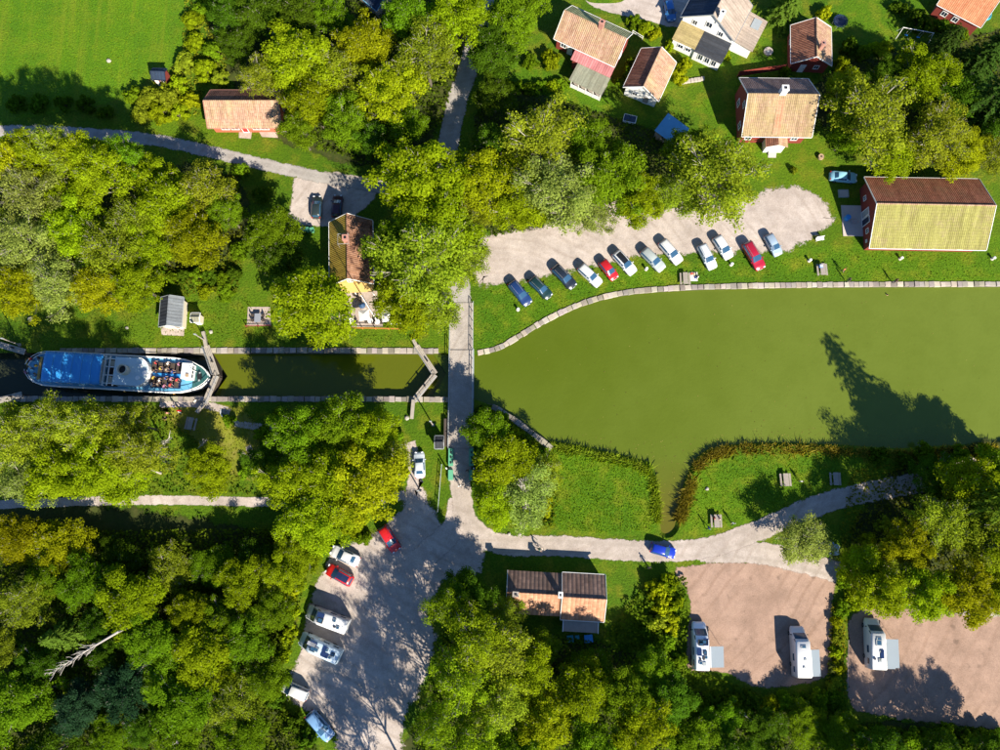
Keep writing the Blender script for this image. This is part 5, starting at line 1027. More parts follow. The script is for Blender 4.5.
camper('campervan', (701, 670), (700, 622.5), 'white motorhome with blue cab and awning, leftmost of three campers', awn=(-.42, .02, 2.0, 2.0), extras=[('roof_hatch', .12, 0, .6, 1.3, 'black'), ('solar_panel', -.1, .45, .9, .6, 'solar'), ('roof_vent', -.22, -.1, .5, .25, 'black'), ('roof_hatch', -.1, -.3, .5, .5, 'black'), ('roof_vent', -.34, -.2, .5, .5, 'steel')], colr=(.72, .75, .78))
camper('camper', (802, 677), (799, 627), 'plain white motorhome with a narrow grey awning, middle of three campers', awn=(-.47, .06, 1.45, 2.1), extras=[('roof_hatch', .13, 0, .4, .75, 'steel'), ('roof_vent', -.12, -.15, .3, .3, 'steel'), ('roof_vent', -.28, .05, .3, .3, 'steel')])
camper('camper', (876, 669), (874, 619), 'white motorhome with a wide grey-white awning, rightmost of three campers', awn=(-.45, .12, 2.1, 2.05), extras=[('roof_hatch', .05, .05, .85, .85, 'steel'), ('solar_panel', -.17, -.3, 1.2, .5, 'solar'), ('roof_vent', -.3, 0, .6, .5, 'steel'), ('roof_vent', -.27, .65, .3, .3, 'navy')])

# ------------------------------------------------------------------ people
def skin(name, J, E, regions, root='pelvis'):
    names = list(J); me = bpy.data.meshes.new(name); me.from_pydata([J[k][:3] for k in names], [(names.index(a), names.index(b)) for a, b, _ in E], [])
    o = bpy.data.objects.new(name, me); col.objects.link(o); o.modifiers.new('skin', 'SKIN'); o.modifiers.new('sub', 'SUBSURF').levels = 1
    for i, k in enumerate(names):
        me.skin_vertices[0].data[i].radius = (J[k][3], J[k][3]); me.skin_vertices[0].data[i].use_root = (k == root)
    bpy.context.view_layer.update(); dg = bpy.context.evaluated_depsgraph_get(); out = bpy.data.meshes.new_from_object(o.evaluated_get(dg)); bpy.data.objects.remove(o)
    out.name = name; segs = [(Vector(J[a][:3]), Vector(J[b][:3]), regions[r]) for a, b, r in E]
    for m in ('skin', 'tint', 'navy', 'black'): out.materials.append(M[m])
    for p in out.polygons:
        best = min(segs, key=lambda s_: (p.center - geometry.intersect_point_line(p.center, s_[0], s_[1])[0]).length if 0 <= geometry.intersect_point_line(p.center, s_[0], s_[1])[1] <= 1 else min((p.center - s_[0]).length, (p.center - s_[1]).length))
        p.material_index = best[2]; p.use_smooth = True
    return out
def pose(sit=False, stride=0.0, ride=False):
    J = {}; E = []; dz = 0
    if sit or ride: dz = -.48 if sit else 0.02
    lean = .22 if ride else 0.0
    J['pelvis'] = (0, 0, .95 + dz, .13); J['waist'] = (lean * .4, 0, 1.12 + dz, .12); J['chest'] = (lean, 0, 1.33 + dz, .15); J['neck'] = (lean * 1.3, 0, 1.5 + dz, .055); J['head'] = (lean * 1.35 + .01, 0, 1.6 + dz, .085); J['crown'] = (lean * 1.35 + .01, 0, 1.7 + dz, .075)
    J['nose'] = (lean * 1.35 + .1, 0, 1.62 + dz, .02)
    E += [('pelvis', 'waist', 'shirt'), ('waist', 'chest', 'shirt'), ('chest', 'neck', 'shirt'), ('neck', 'head', 'skin'), ('head', 'crown', 'skin'), ('head', 'nose', 'skin')]
    for s, sg in (('l', 1), ('r', -1)):
        ph = stride * sg
        J['sh' + s] = (lean, .19 * sg, 1.42 + dz, .058)
        if ride: el, wr, hd = (.33 + lean * .2, .24 * sg, 1.24), (.56, .23 * sg, 1.12), (.64, .23 * sg, 1.11)
        elif sit: el, wr, hd = (.08, .25 * sg, 1.14 + dz), (.3, .18 * sg, 1.06 + dz), (.38, .15 * sg, 1.05 + dz)
        else: el, wr, hd = (-ph * .1, .25 * sg, 1.14), (-ph * .2 + .05, .26 * sg, .9), (-ph * .22 + .07, .26 * sg, .82)
        J['el' + s] = (*el, .044); J['wr' + s] = (*wr, .03); J['hd' + s] = (*hd, .034)
        E += [('chest', 'sh' + s, 'shirt'), ('sh' + s, 'el' + s, 'shirt'), ('el' + s, 'wr' + s, 'skin'), ('wr' + s, 'hd' + s, 'skin')]
        dv = (Vector(hd) - Vector(wr)).normalized()
        for f in range(5):
            off = Vector((0, 0, 0)) + Vector((.014, .004 * sg, 0)) * (f - 2); tip = Vector(hd) + dv * (.085 - .012 * abs(f - 2)) + off * 1.8
            if f == 4: tip = Vector(hd) + dv * .03 + Vector((.05, 0, 0))
            J[f'f{s}{f}'] = (*tip, .009); E.append(('hd' + s, f'f{s}{f}', 'skin'))
        if sit: hip, kn, an, toe = (.02, .1 * sg, .92 + dz, .085), (.44, .12 * sg, .48, .06), (.42, .12 * sg, .1, .045), (.58, .13 * sg, .05, .04)
        elif ride: hip, kn, an, toe = (.02, .09 * sg, .9, .085), (.36, .11 * sg, .72 - .18 * sg, .06), (.18, .12 * sg, .42 - .18 * sg, .045), (.32, .12 * sg, .36 - .18 * sg, .04)
        else: hip, kn, an, toe = (0, .1 * sg, .9, .085), (.04 + ph * .18, .11 * sg, .5, .06), (ph * .28, .11 * sg, .1 + (.03 if ph < 0 else 0), .045), (.15 + ph * .28, .12 * sg, .045, .04)
        J['hip' + s], J['kn' + s], J['an' + s], J['toe' + s] = hip, kn, an, toe
        E += [('pelvis', 'hip' + s, 'legs'), ('hip' + s, 'kn' + s, 'legs'), ('kn' + s, 'an' + s, 'legs'), ('an' + s, 'toe' + s, 'shoe')]
    return J, E, (J['crown'][0], J['crown'][1], J['crown'][2])
POSES = {}
REG = {'skin': 0, 'shirt': 1, 'legs': 2, 'shoe': 3}
for nm, kw in (('stand', {}), ('walk', dict(stride=.8)), ('sit', dict(sit=True)), ('ride', dict(ride=True))):
    J, E, hd = pose(**kw); POSES[nm] = (skin('body', J, E, REG), hd)
hairm = MB().lathe([(.104, -.06), (.108, 0), (.09, .06), (.05, .1), (.01, .108)], 10).mesh('hair', M['hair'], True)
def person(ps, loc, rz, colr, label, group=None):
    t = empty('person', loc, rz, label, 'person', group); b = link('body', POSES[ps][0], t); b.color = (*colr, 1); h = link('hair', hairm, t, (POSES[ps][1][0] - .015, 0, POSES[ps][1][2] - .01)); return t
def person_px(ps, x, y, deg, colr, label, z=.045, group=None): return person(ps, P(x, y, z), R(deg), colr, label, group)
person_px('walk', 460, 486, -70, (.75, .75, .75), 'person in a pale shirt walking on the road below the bridge')
person_px('walk', 467.5, 471, 110, (.03, .03, .05), 'person in dark clothes standing by the bridge railing')
person_px('walk', 841.5, 271.5, -60, (.7, .2, .08), 'person in orange on the lawn beside the lakeside table')
person_px('stand', 846.5, 281.5, 200, (.02, .02, .03), 'person in dark clothes at the quay edge', .18)
person_px('stand', 893, 282.5, 180, (.08, .03, .03), 'person in dark clothes standing alone on the quay below the barn', .18)
sw = person('stand', P(887, 295, -.55) + Vector((0, 0, -1.45)), 1.0, (.5, .3, .2), 'swimmer in the green water close to the quay')
person_px('walk', 731.5, 523, 250, (.55, .6, .6), 'person in light clothes standing right of the picnic table by the inlet', .01)
person_px('walk', 707, 528, 20, (.03, .08, .3), 'person in blue left of the picnic table by the inlet', .01)
person_px('stand', 799, 481.5, 90, (.8, .8, .78), 'person in white beside the picnic table in the sun', .01)
person_px('walk', 648, 567, 100, (.03, .03, .05), 'person in dark clothes on the road edge below the blue car')

def bicycle(label, p, rz):
    t = empty('bicycle', p, rz, label, 'bicycle'); r = .34
    for wx in (-.52, .52):
        ring = [(wx + r * math.cos(a), 0, r + r * math.sin(a)) for a in np.linspace(0, 2 * math.pi, 21)]
        wv = MB().tube(ring, .022, 5).build('wheel', M['tyre'], t)
        sp = MB()
        for k in range(8): sp.tube([(wx, 0, r), (wx + r * math.cos(k * .785), 0, r + r * math.sin(k * .785))], .004, 3)
        sp.build('spokes', M['chrome'], wv)
    f = MB(); f.tube([(-.52, 0, r), (-.1, 0, .3), (.34, 0, .78), (-.22, 0, .8), (-.52, 0, r)], .02, 5); f.tube([(-.1, 0, .3), (-.25, 0, .9)], .02, 5); f.tube([(.32, 0, .95), (.52, 0, r)], .02, 5); f.build('frame', M['black'], t)
    MB().tube([(.3, -.28, 1.06), (.36, -.1, 1.0), (.36, .1, 1.0), (.3, .28, 1.06)], .016, 5).build('handlebar', M['chrome'], t); MB().box(-.27, 0, .93, .26, .15, .07).build('saddle', M['black'], t)
    MB().tube([(-.1, -.14, .18), (-.1, 0, .3), (-.1, .14, .42)], .015, 4).build('pedals', M['black'], t)
    return t
p = P(539.5, 549, .045); bicycle('bicycle ridden along the road above the two-part house', p, R(-20))
person('ride', p + Vector((-.27 * math.cos(R(-20)), -.27 * math.sin(R(-20)), 0)), R(-20), (.03, .12, .1), 'cyclist in dark clothes riding along the road')

# ------------------------------------------------------------------ furniture
def picnic_table(label, x, y, rz, colr='greywood', L=1.9, z=.012):
    t = empty('picnic_table', P(x, y, z), R(rz), label, 'table', 'picnic tables')
    for k in range(5): MB().box(0, (k - 2) * .155, .74, L, .14, .045).build('top_plank', M[colr], t)
    for sg in (1, -1):
        for k in range(2): MB().box(0, sg * (.62 + k * .145), .45, L, .13, .045).build('seat_plank', M[colr], t)
        MB().slab((sg * L * .36 - .04, -.75, .0), (sg * L * .36 + .04, -.75, .0), (sg * L * .36 + .04, -.3, .72), (sg * L * .36 - .04, -.3, .72), .07).slab((sg * L * .36 - .04, .3, .72), (sg * L * .36 + .04, .3, .72), (sg * L * .36 + .04, .75, 0), (sg * L * .36 - .04, .75, 0), .07).box(sg * L * .36, 0, .41, .07, 1.5, .07).build('leg_frame', M[colr], t)
    return t
picnic_table('grey picnic table beside the blanket below the lakeside cars', 684.5, 279.5, 90)
picnic_table('picnic table with blue items on the lawn left of the people', 821, 270.5, 92)
picnic_table('picnic table occupied by a group on the lawn by the inlet', 715.5, 521, 90)
picnic_table('picnic table in the sun on the southern lakeside lawn', 784.5, 480, 92)
picnic_table('picnic table in tree shade near the eastern road', 834, 479, 90)
picnic_table('wooden picnic table on the dirt south of the left lock gate', 192, 424, 80)
def items(name, label, cat, spec, x, y, z, rz=0):
    t = empty(name, P(x, y, z), rz, label, cat)
    for nm, dx, dy, dz, sx, sy, sz, c in spec:
        o = MB().box(dx, dy, dz + sz / 2, sx, sy, sz, 0, .85).build(nm, M['tint'], t); o.color = (*c, 1)
    return t
items('cool_bag', 'blue cool bag standing on the lawn picnic table', 'bag', [('bag', 0, .7, 0, .6, .45, .3, (.02, .12, .5)), ('lid', 0, .7, .3, .5, .4, .05, (.5, .6, .7))], 821, 270.5, .78)
items('picnic_blanket', 'white and red picnic blanket with belongings beside the grey table', 'blanket', [('cloth', 0, 0, 0, 1.3, 1.5, .03, (.72, .66, .6)), ('bag', -.3, .4, .03, .4, .35, .25, (.5, .1, .06)), ('bag', .3, -.2, .03, .35, .3, .2, (.03, .05, .2)), ('basket', .2, .45, .03, .35, .35, .22, (.6, .45, .3))], 693.5, 276.5, .012)
person_px('sit', 697, 278, 160, (.75, .7, .7), 'person in white sitting beside the picnic blanket', -.42)
person_px('sit', 713, 518, 0, (.5, .1, .09), 'person in red sitting at the picnic table by the inlet', .012)
person_px('sit', 718, 518.5, 180, (.6, .45, .4), 'person in pink sitting at the picnic table by the inlet', .012)
def parasol(label, x, y, z, r, colr, group='cafe parasols', sq=False):
    p = P(x, y, z); t = empty('parasol', (p.x, p.y, .05), R(8), label, 'parasol', group); n = 4 if sq else 8; zz = z
    MB().tube([(0, 0, 0), (0, 0, zz)], .03, 6).build('pole', M['wood'], t); MB().lathe([(.3, 0), (.3, .08), (.06, .12)], 10).build('base', M['concrete'], t)
    V = [(0, 0, zz + .35)] + [(r * math.cos(2 * math.pi * k / n + .785), r * math.sin(2 * math.pi * k / n + .785), zz - .12) for k in range(n)] + [(0, 0, zz + .3)] + [(r * math.cos(2 * math.pi * k / n + .785), r * math.sin(2 * math.pi * k / n + .785), zz - .16) for k in range(n)]
    c = MB().add(V, [(0, 1 + k, 1 + (k + 1) % n) for k in range(n)] + [(n + 1, n + 2 + (k + 1) % n, n + 2 + k) for k in range(n)] + [(1 + k, n + 2 + k, n + 2 + (k + 1) % n, 1 + (k + 1) % n) for k in range(n)]).build('canopy', M['tint'], t); c.color = (*colr, 1)
    for k in range(n): MB().tube([(0, 0, zz - .25), (r * .9 * math.cos(2 * math.pi * k / n + .785), r * .9 * math.sin(2 * math.pi * k / n + .785), zz - .18)], .012, 4).build('rib', M['wood'], t)
PW = (.82, .8, .76)
parasol('large white square parasol in the middle of the cafe terrace', 364, 315, 2.4, 1.15, PW, sq=True); parasol('white square parasol near the foot of the flagpole', 386, 317.5, 2.4, .9, PW, sq=True)
parasol('white square parasol half hidden by the tree right of the flagpole', 401, 319, 2.4, 1.1, PW, sq=True); parasol('small white parasol at the left end of the cafe terrace', 348, 321, 2.3, .8, PW, sq=True); parasol('dark blue parasol in front of the cafe house', 362, 305, 2.3, .55, (.02, .06, .14))
def cafe_set(label, x, y, rz=0):
    t = empty('cafe_table', P(x, y, .05), R(rz), label, 'table', 'cafe tables'); MB().lathe([(.4, .7), (.42, .72), (.42, .74)], 12).build('table_top', M['white'], t); MB().tube([(0, 0, 0), (0, 0, .71)], .035, 6).build('leg', M['black'], t); MB().lathe([(.25, 0), (.25, .03)], 10).build('foot', M['black'], t)
def chair(label, x, y, rz, group='cafe chairs', m='darkwood', z=.05):
    t = empty('chair', P(x, y, z), R(rz), label, 'chair', group); MB().box(0, 0, .45, .42, .42, .05).build('seat', M[m], t); MB().box(-.2, 0, .72, .04, .42, .4).build('backrest', M[m], t)
    for sx in (-.18, .18):
        for sy in (-.18, .18): MB().box(sx, sy, .21, .04, .04, .43).build('leg', M[m], t)
for i, (x, y) in enumerate([(346, 324), (353, 322), (371, 322), (378, 323), (393, 323)]):
    nth = ORD[i] if i else 'leftmost'
    cafe_set(f'white cafe table along the terrace railing, {nth}' + (' from the left' if i else ''), x, y)
    for j, (dx, rz) in enumerate(((-4, 0), (4, 180))): chair(f'dark cafe chair {"left" if j == 0 else "right"} of the {nth} white terrace table' + (' from the left' if i else ''), x + dx, y + .5, rz)
for i, (x, y) in enumerate([(357, 296), (360, 300)]): chair(f'dark chair near the cafe porch, {"upper" if i == 0 else "lower"} one', x, y, 40)
t = empty('garden_table', P(259, 319, .05), 0, 'grey table on the small shaded terrace left of the cafe', 'table'); MB().box(0, 0, .73, 1.0, 1.4, .05).build('table_top', M['chrome'], t)
for sx in (-.4, .4):
    for sy in (-.6, .6): MB().box(sx, sy, .35, .06, .06, .7).build('leg', M['chrome'], t)
for i, (x, y, rz) in enumerate([(254, 316, 0), (254, 321, 0), (264, 316, 180), (264, 321, 180)]): chair('dark chair on the small shaded terrace, ' + ['upper left', 'lower left', 'upper right', 'lower right'][i], x, y, rz, 'chairs on the shaded terrace')
p = P(377, 321); t = empty('flagpole', (p.x, p.y, 0), 0, 'tall white flagpole on the cafe terrace', 'flagpole'); MB().tube([(0, 0, -.1), (0, 0, 14.5)], [.1, .05], 10).build('pole', M['white'], t); MB().lathe([(.1, 0), (.12, .08), (.02, .18)], 10, (0, 0, 14.5)).build('finial', M['ochre'], t); MB().box(0, 0, .12, .5, .5, .3).build('footing', M['concrete'], t)
# garden things
t = empty('trampoline', P(838.5, 24), 0, 'round dark blue trampoline on the lawn right of the small cottage', 'trampoline'); MB().lathe([(1.0, .8), (1.01, .82)], 28).build('mat', M['navy'], t)
ring = [(1.15 * math.cos(a), 1.15 * math.sin(a), .82) for a in np.linspace(0, 2 * math.pi, 33)]; MB().tube(ring, .07, 6).build('rim', M['solar'], t)
for k in range(6): MB().tube([(1.15 * math.cos(k * 1.047), 1.15 * math.sin(k * 1.047), 0), (1.15 * math.cos(k * 1.047), 1.15 * math.sin(k * 1.047), .8)], .035, 5).build('leg', M['chrome'], t)
t = empty('fire_pit', P(768, 52), 0, 'round grey stone fire pit on the lawn beside the white house', 'fire pit'); MB().lathe([(.75, -.03), (.75, .3), (.55, .34), (.5, .12)], 16).build('ring', M['concrete'], t); MB().lathe([(.49, .05), (.1, .16)], 10).build('ash', M['steel'], t)
t = empty('paddling_pool', P(985, 14, .3), 0, 'turquoise round paddling pool behind the orange-tiled house', 'pool'); t.location.z = 0; MB().lathe([(1.1, 0), (1.2, .2), (1.1, .42), (.95, .4), (.95, .3)], 24).build('wall', M['teal'], t); MB().lathe([(.96, .25), (.96, .3)], 24).build('pool_water', M['bluemetal'], t)
t = empty('swing_set', P(912, 38), R(-12), 'white and blue swing set in the shade right of the lawn', 'swing set'); MB().tube([(-2.6, 0, 2.1), (2.6, 0, 2.1)], .05, 6).build('top_bar', M['white'], t)
for sx in (-2.5, 2.5):
    for sy in (-.8, .8): MB().tube([(sx, 0, 2.1), (sx * 1.08, sy, -.05)], .045, 6).build('leg', M['white'], t)
for sx in (-1.2, .8):
    sw_ = MB().box(sx, 0, .45, .5, .22, .04).build('swing_seat', M['tarp'], t)
    for d in (-.22, .22): MB().tube([(sx + d, 0, .46), (sx + d, 0, 2.08)], .012, 4).build('rope', M['white'], sw_)
t = empty('cold_frame', P(629.5, 120), R(-14), 'small glazed cold frame on the shaded lawn above the blue-roofed shed', 'cold frame')
for a, b, c_, d in ((0, .62, 2.1, .08), (0, -.62, 2.1, .08), (1.02, 0, .08, 1.16), (-1.02, 0, .08, 1.16)): MB().box(a, b, .25, c_, d, .5).build('side', M['white'], t)
for k in (-.5, .5): MB().box(k, 0, .52, .95, 1.14, .03).build('pane', M['glass'], t)
t = empty('oil_tank', P(820, 158), 0, 'round wooden barrel planter on the grass below the porch', 'planter'); t.name = 'barrel_planter'; MB().lathe([(.4, 0), (.5, .3), (.45, .6), (.38, .58)], 14).build('barrel', M['wood'], t); MB().lathe([(.39, .5), (.1, .62)], 10).build('soil', M['darkwood'], t)
t = empty('garden_bench', P(819, 240), R(10), 'small white garden seat on the grass right of the gravel yard', 'bench'); MB().box(0, 0, .42, 1.3, .4, .06).build('seat', M['white'], t); MB().box(0, .25, .72, 1.3, .06, .5).build('backrest', M['white'], t)
for sx in (-.55, .55):
    for sy in (-.15, .15): MB().box(sx, sy, .2, .07, .07, .42).build('leg', M['white'], t)
for i, (x, y) in enumerate([(570, 638), (577, 637), (588, 638)]):
    lab = ['teal garden armchair behind the two-part house, leftmost', 'pale blue garden stool between teal chair and table', 'blue garden table behind the two-part house'][i]; t = empty(['garden_chair', 'garden_stool', 'garden_table'][i], P(x, y), R(5), lab, ['chair', 'stool', 'table'][i]); s = [.9, .6, 1.2][i]
    MB().box(0, 0, [.4, .42, .7][i], s, s * .9, .07).build('seat' if i < 2 else 'table_top', M['teal' if i != 2 else 'tarp'], t)
    for sx in (-.4, .4):
        for sy in (-.4, .4): MB().box(sx * s, sy * s, .2 if i < 2 else .34, .06, .06, .4 if i < 2 else .68).build('leg', M['teal'], t)
    if i == 0:
        MB().box(0, -.42, .7, .9, .08, .55).build('backrest', M['teal'], t)
        for sx in (-.42, .42): MB().box(sx, 0, .58, .07, .8, .06).build('armrest', M['teal'], t)
t = empty('tarpaulin_pile', P(597, 702, .5), 0, 'small blue tarpaulin heap among the trees at the bottom', 'tarpaulin'); t.location.z = 0; MB().lathe([(.75, -.02), (.6, .35), (.3, .62), (.05, .7)], 9, sx=1.1, sy=.7).build('sheet', M['bluemetal'], t); MB().box(.1, 0, .05, 1.5, .9, .1).build('pallet', M['wood'], t)
for i, (x, y) in enumerate([(303, 231), (308, 231), (313, 231.5)]):
    t = empty('wheelie_bin', P(x, y), R(90), 'green wheelie bin left of the cafe house, ' + ['leftmost', 'middle', 'rightmost'][i], 'bin', 'wheelie bins'); MB().box(0, 0, .5, .5, .55, .95, 0, 1.12).build('body', M['greenpaint'], t); MB().box(0, 0, 1.02, .62, .66, .07).build('lid', M['greenpaint'], t)
    for sy in (-.25, .25): o = MB().lathe([(.1, -.03), (.1, .03)], 10).build('wheel', M['tyre'], t, (-.25, sy, .1)); o.rotation_euler = (math.pi / 2, 0, 0)
for i, (x, y, d) in enumerate([(843, 194, 0), (846, 219, 5), (853, 222, 0)]):
    lab = ['grey sandpit board frame in the barn shadow', 'blue drum in the barn shadow', 'small grey trolley by the barn door'][i]; nm = ['board_frame', 'drum', 'hand_trolley'][i]; t = empty(nm, P(x, y), R(d), lab, ['frame', 'drum', 'trolley'][i])
    if i == 0:
        for a, b, c_, e in ((0, .6, 1.6, .08), (0, -.6, 1.6, .08), (.76, 0, .08, 1.12), (-.76, 0, .08, 1.12)): MB().box(a, b, .15, c_, e, .34).build('board', M['steel'], t)
        MB().box(0, 0, .08, 1.42, 1.1, .16).build('sand', M['concrete'], t)
    elif i == 1: MB().lathe([(.42, -.02), (.45, .3), (.42, .6), (.45, .9), (.4, .95)], 14).build('shell', M['tarp'], t); MB().lathe([(.38, .94), (.1, .97)], 12).build('lid', M['tarp'], t)
    else:
        MB().box(0, 0, .3, 1.0, .5, .06).build('platform', M['chrome'], t); MB().tube([(.5, -.2, .3), (.65, -.2, 1.0), (.65, .2, 1.0), (.5, .2, .3)], .02, 5).build('handle', M['chrome'], t)
        for sx in (-.35, .35): o = MB().lathe([(.13, -.04), (.13, .04)], 10).build('wheel', M['tyre'], t, (sx, 0, .14)); o.rotation_euler = (math.pi / 2, 0, 0)
# stones, life buoy and poles around the lock
for i, (x, y, s) in enumerate([(109, 61, .4), (211, 332, .35), (478.5, 500, .35), (509, 534, .3), (520, 534.5, .3), (707, 489, .3), (407, 418, .4), (127, 328, .3), (31, 319, .45), (491, 519, .3)]):
    labs = ['single pale stone lying in the meadow', 'pale round stone right of the pump hut', 'dark stone at the road edge right of the bridge road', 'white marker stone at the road bend, left one', 'white marker stone at the road bend, right one', 'pale stone on the lawn by the inlet', 'pale stone beside the lower balance beam', 'small pale stone on the grass above the boat', 'pale slab on the grass above the boat stern', 'white stone under the barrier rail']
    mb = MB(); g = random.Random(i); pts = [(math.cos(a) * s * g.uniform(.8, 1.15), math.sin(a) * s * g.uniform(.8, 1.1)) for a in np.linspace(0, 6.28, 8)[:-1]]
    mb.add([(x_, y_, -.05) for x_, y_ in pts] + [(x_ * .9, y_ * .9, s * .5) for x_, y_ in pts] + [(x_ * .45, y_ * .45, s * .8) for x_, y_ in pts], [(k, (k + 1) % 7, 7 + (k + 1) % 7, 7 + k) for k in range(7)] + [(7 + k, 7 + (k + 1) % 7, 14 + (k + 1) % 7, 14 + k) for k in range(7)] + [tuple(range(14, 21))])
    o = mb.build('boulder', M['stone'], None, P(x, y)); o.color = (.36, .33, .28, 1) if i != 2 else (.05, .05, .05, 1); tag(o, labs[i], 'stone')
o = empty('life_buoy_stand', P(181.5, 413), 0, 'red life buoy on a post south of the lock', 'life buoy'); MB().box(0, 0, .6, .1, .1, 1.3).build('post', M['white'], o); MB().tube([(.34 * math.cos(a), .1 + .12, .95 + .34 * math.sin(a)) for a in np.linspace(0, 6.28, 17)], .09, 6).build('ring', M['taillamp'], o)
for i, (x, y) in enumerate([(170, 414), (176, 407), (198, 402), (166, 420)]):
    person_px(['stand', 'walk', 'stand', 'sit'][i], x, y, [90, 40, 130, 60][i], [(.6, .25, .2), (.1, .12, .3), (.7, .68, .6), (.4, .1, .1)][i], 'person watching the lock from the south bank, ' + ['in a salmon shirt', 'in a dark blue shirt', 'in cream clothes beside the gate', 'sitting in a red shirt'][i], [.02, .02, .18, -.42][i])
t = empty('mooring_hose', P(222, 414), 0, 'curled pale hose lying on the grass south of the lock gate', 'hose'); MB().tube([P(x, y, .1) - t.location for x, y in ((221, 409), (220.5, 414), (224, 418.5), (230, 421), (236, 422))], .09, 6).build('hose', M['white'], t); MB().lathe([(.14, -.02), (.14, .12)], 8, tuple(P(237, 421.5, .04) - t.location)).build('nozzle', M['chrome'], t)

# ------------------------------------------------------------------ passenger boat in the lock
WZ = -2.6
pa, pb = P(27, 367.5, .3), P(209.5, 377.5, .3); d = pb - pa; bt = empty('passenger_boat', ((pa.x + pb.x) / 2, (pa.y + pb.y) / 2, WZ), math.atan2(d.y, d.x), 'long passenger boat with a blue canopy lying in the lock', 'boat'); BL = d.length
def bx(px, z=.3): return loc_of(bt, px, 372, z)[0]
def hw_(t): return 2.62 * (max(.02, 1 - max(0, (.14 - t) / .14) ** 2.2) ** .5) * (max(.012, 1 - max(0, (t - .80) / .20) ** 2.0) ** .62)
ts = [0, .01, .03, .06, .1, .16, .3, .5, .7, .8, .86, .91, .95, .98, .995, 1.0]
def hull(z0, z1, f0, f1, name, mat, parent, thick=None):
    V = []; F = []; n = len(ts)
    for z, f in ((z0, f0), (z1, f1)):
        for t in ts: V.append(((t - .5) * BL, hw_(t) * f, z))
        for t in ts[::-1]: V.append(((t - .5) * BL, -hw_(t) * f, z))
    m = 2 * n; F = [(i, (i + 1) % m, m + (i + 1) % m, m + i) for i in range(m)]; F = [f[::-1] for f in F]; F.append(tuple(range(m))); 
    F.append(tuple(range(2 * m - 1, m - 1, -1)))
    return MB().add(V, F).build(name, mat, parent)
hl = hull(-1.0, .9, .8, .96, 'hull', M['navy'], bt); hull(.9, 2.55, .96, 1.0, 'topsides', M['white'], hl); hull(2.552, 2.62, 1.035, 1.035, 'main_deck', M['bluemetal'], bt)
ed = []
for sgn in (1, -1):
    mb = MB(); mb.tube([((t - .5) * BL, sgn * hw_(t) * 1.03, 3.5) for t in ts], .05, 6); rl = mb.build('railing', M['white'], bt)
    mb = MB(); mb.tube([((t - .5) * BL, sgn * hw_(t) * 1.03, 2.75) for t in ts], .09, 6); mb.build('gunwale', M['white'], rl)
    for k in range(26):
        t = .02 + .96 * k / 25; MB().tube([((t - .5) * BL, sgn * hw_(t) * 1.03, 2.6), ((t - .5) * BL, sgn * hw_(t) * 1.03, 3.5)], .025, 4).build('post', M['white'], rl)
# canopy over the after deck
x0, x1 = bx(42.5, 2.4), bx(101, 2.4); zc = 5.0; nx, ny = 24, 8; V = []; F = []
for i in range(nx + 1):
    for j in range(ny + 1):
        u, v = i / nx, j / ny; V.append((x0 + (x1 - x0) * u, -2.35 + 4.7 * v, zc + .28 * (1 - (2 * v - 1) ** 2) + .03 * math.sin(u * 40) * (1 - abs(2 * v - 1)) - .04 * abs(math.sin(u * math.pi * 6))))
for i in range(nx):
    for j in range(ny): F.append((i * (ny + 1) + j, (i + 1) * (ny + 1) + j, (i + 1) * (ny + 1) + j + 1, i * (ny + 1) + j + 1))
cn = MB().add(V, F).build('canopy', M['tarp'], bt, smooth=True); so = cn.modifiers.new('s', 'SOLIDIFY'); so.thickness = .04
for k in range(6):
    xx = x0 + .2 + (x1 - x0 - .4) * k / 5
    for sg in (1, -1): MB().tube([(xx, sg * 2.25, 2.6), (xx, sg * 2.25, zc)], .04, 5).build('canopy_post', M['white'], cn)
for k in range(1, 6):
    xx = x0 + (x1 - x0) * k / 6; MB().tube([(xx, -2.36 + 4.72 * v, zc + .30 * (1 - (2 * v - 1) ** 2) + .015) for v in np.linspace(0, 1, 9)], .035, 5).build('seam', M['bluemetal'], cn)
MB().box((x0 + x1) / 2, 0, 3.3, x1 - x0 - 1.2, 3.4, 1.4).build('after_saloon', M['white'], bt)
# middle: engine casing, funnel, deckhouse with rounded front
xa, xb = bx(103, 1.2), bx(116, 1.2)
MB().box((xa + xb) / 2, 0, 2.66, xb - xa, 4.4, .1).build('well_deck', M['darkwood'], bt)
for yy in (-1.9, -.65, .65, 1.9): MB().box((xa + xb) / 2, yy, 3.95, xb - xa, .16, .16).build('beam', M['white'], bt)
for xx in (xa + .3, (xa + xb) / 2, xb - .1): MB().box(xx, 0, 4.12, .16, 4.6, .14).build('beam', M['white'], bt)
for yy, ll in ((1.3, 1.2), (-1.2, 1.0)): MB().box(xa + 1.1, yy, 3.1, ll, .8, .8).build('deck_locker', M['cream'], bt)
xd0, xd1 = bx(115, 1.6), bx(149, 1.6); rr = 2.05
poly = [(xd0, -rr)] + [(xd1 - 1.6 + 1.6 * math.cos(a), rr * math.sin(a)) for a in np.linspace(-math.pi / 2, math.pi / 2, 13)] + [(xd0, rr)]
MB().prism(poly, 2.6, 4.35).build('deckhouse', M['white'], bt); M['pbl'] = simple('pale_blue_paint', (.5, .62, .66), .5, .25, .8)
MB().prism([(x_ * 1.0 + (.08 if x_ > xd0 + .1 else -.08), y_ * 1.05) for x_, y_ in poly], 4.36, 4.46).build('deckhouse_roof', M['pbl'], bt)
for k in range(6):
    for sg in (1, -1): MB().box(xd0 + .5 + k * .72, sg * (rr + .003), 3.7, .45, .05, .5).build('porthole', M['glass'], bt)
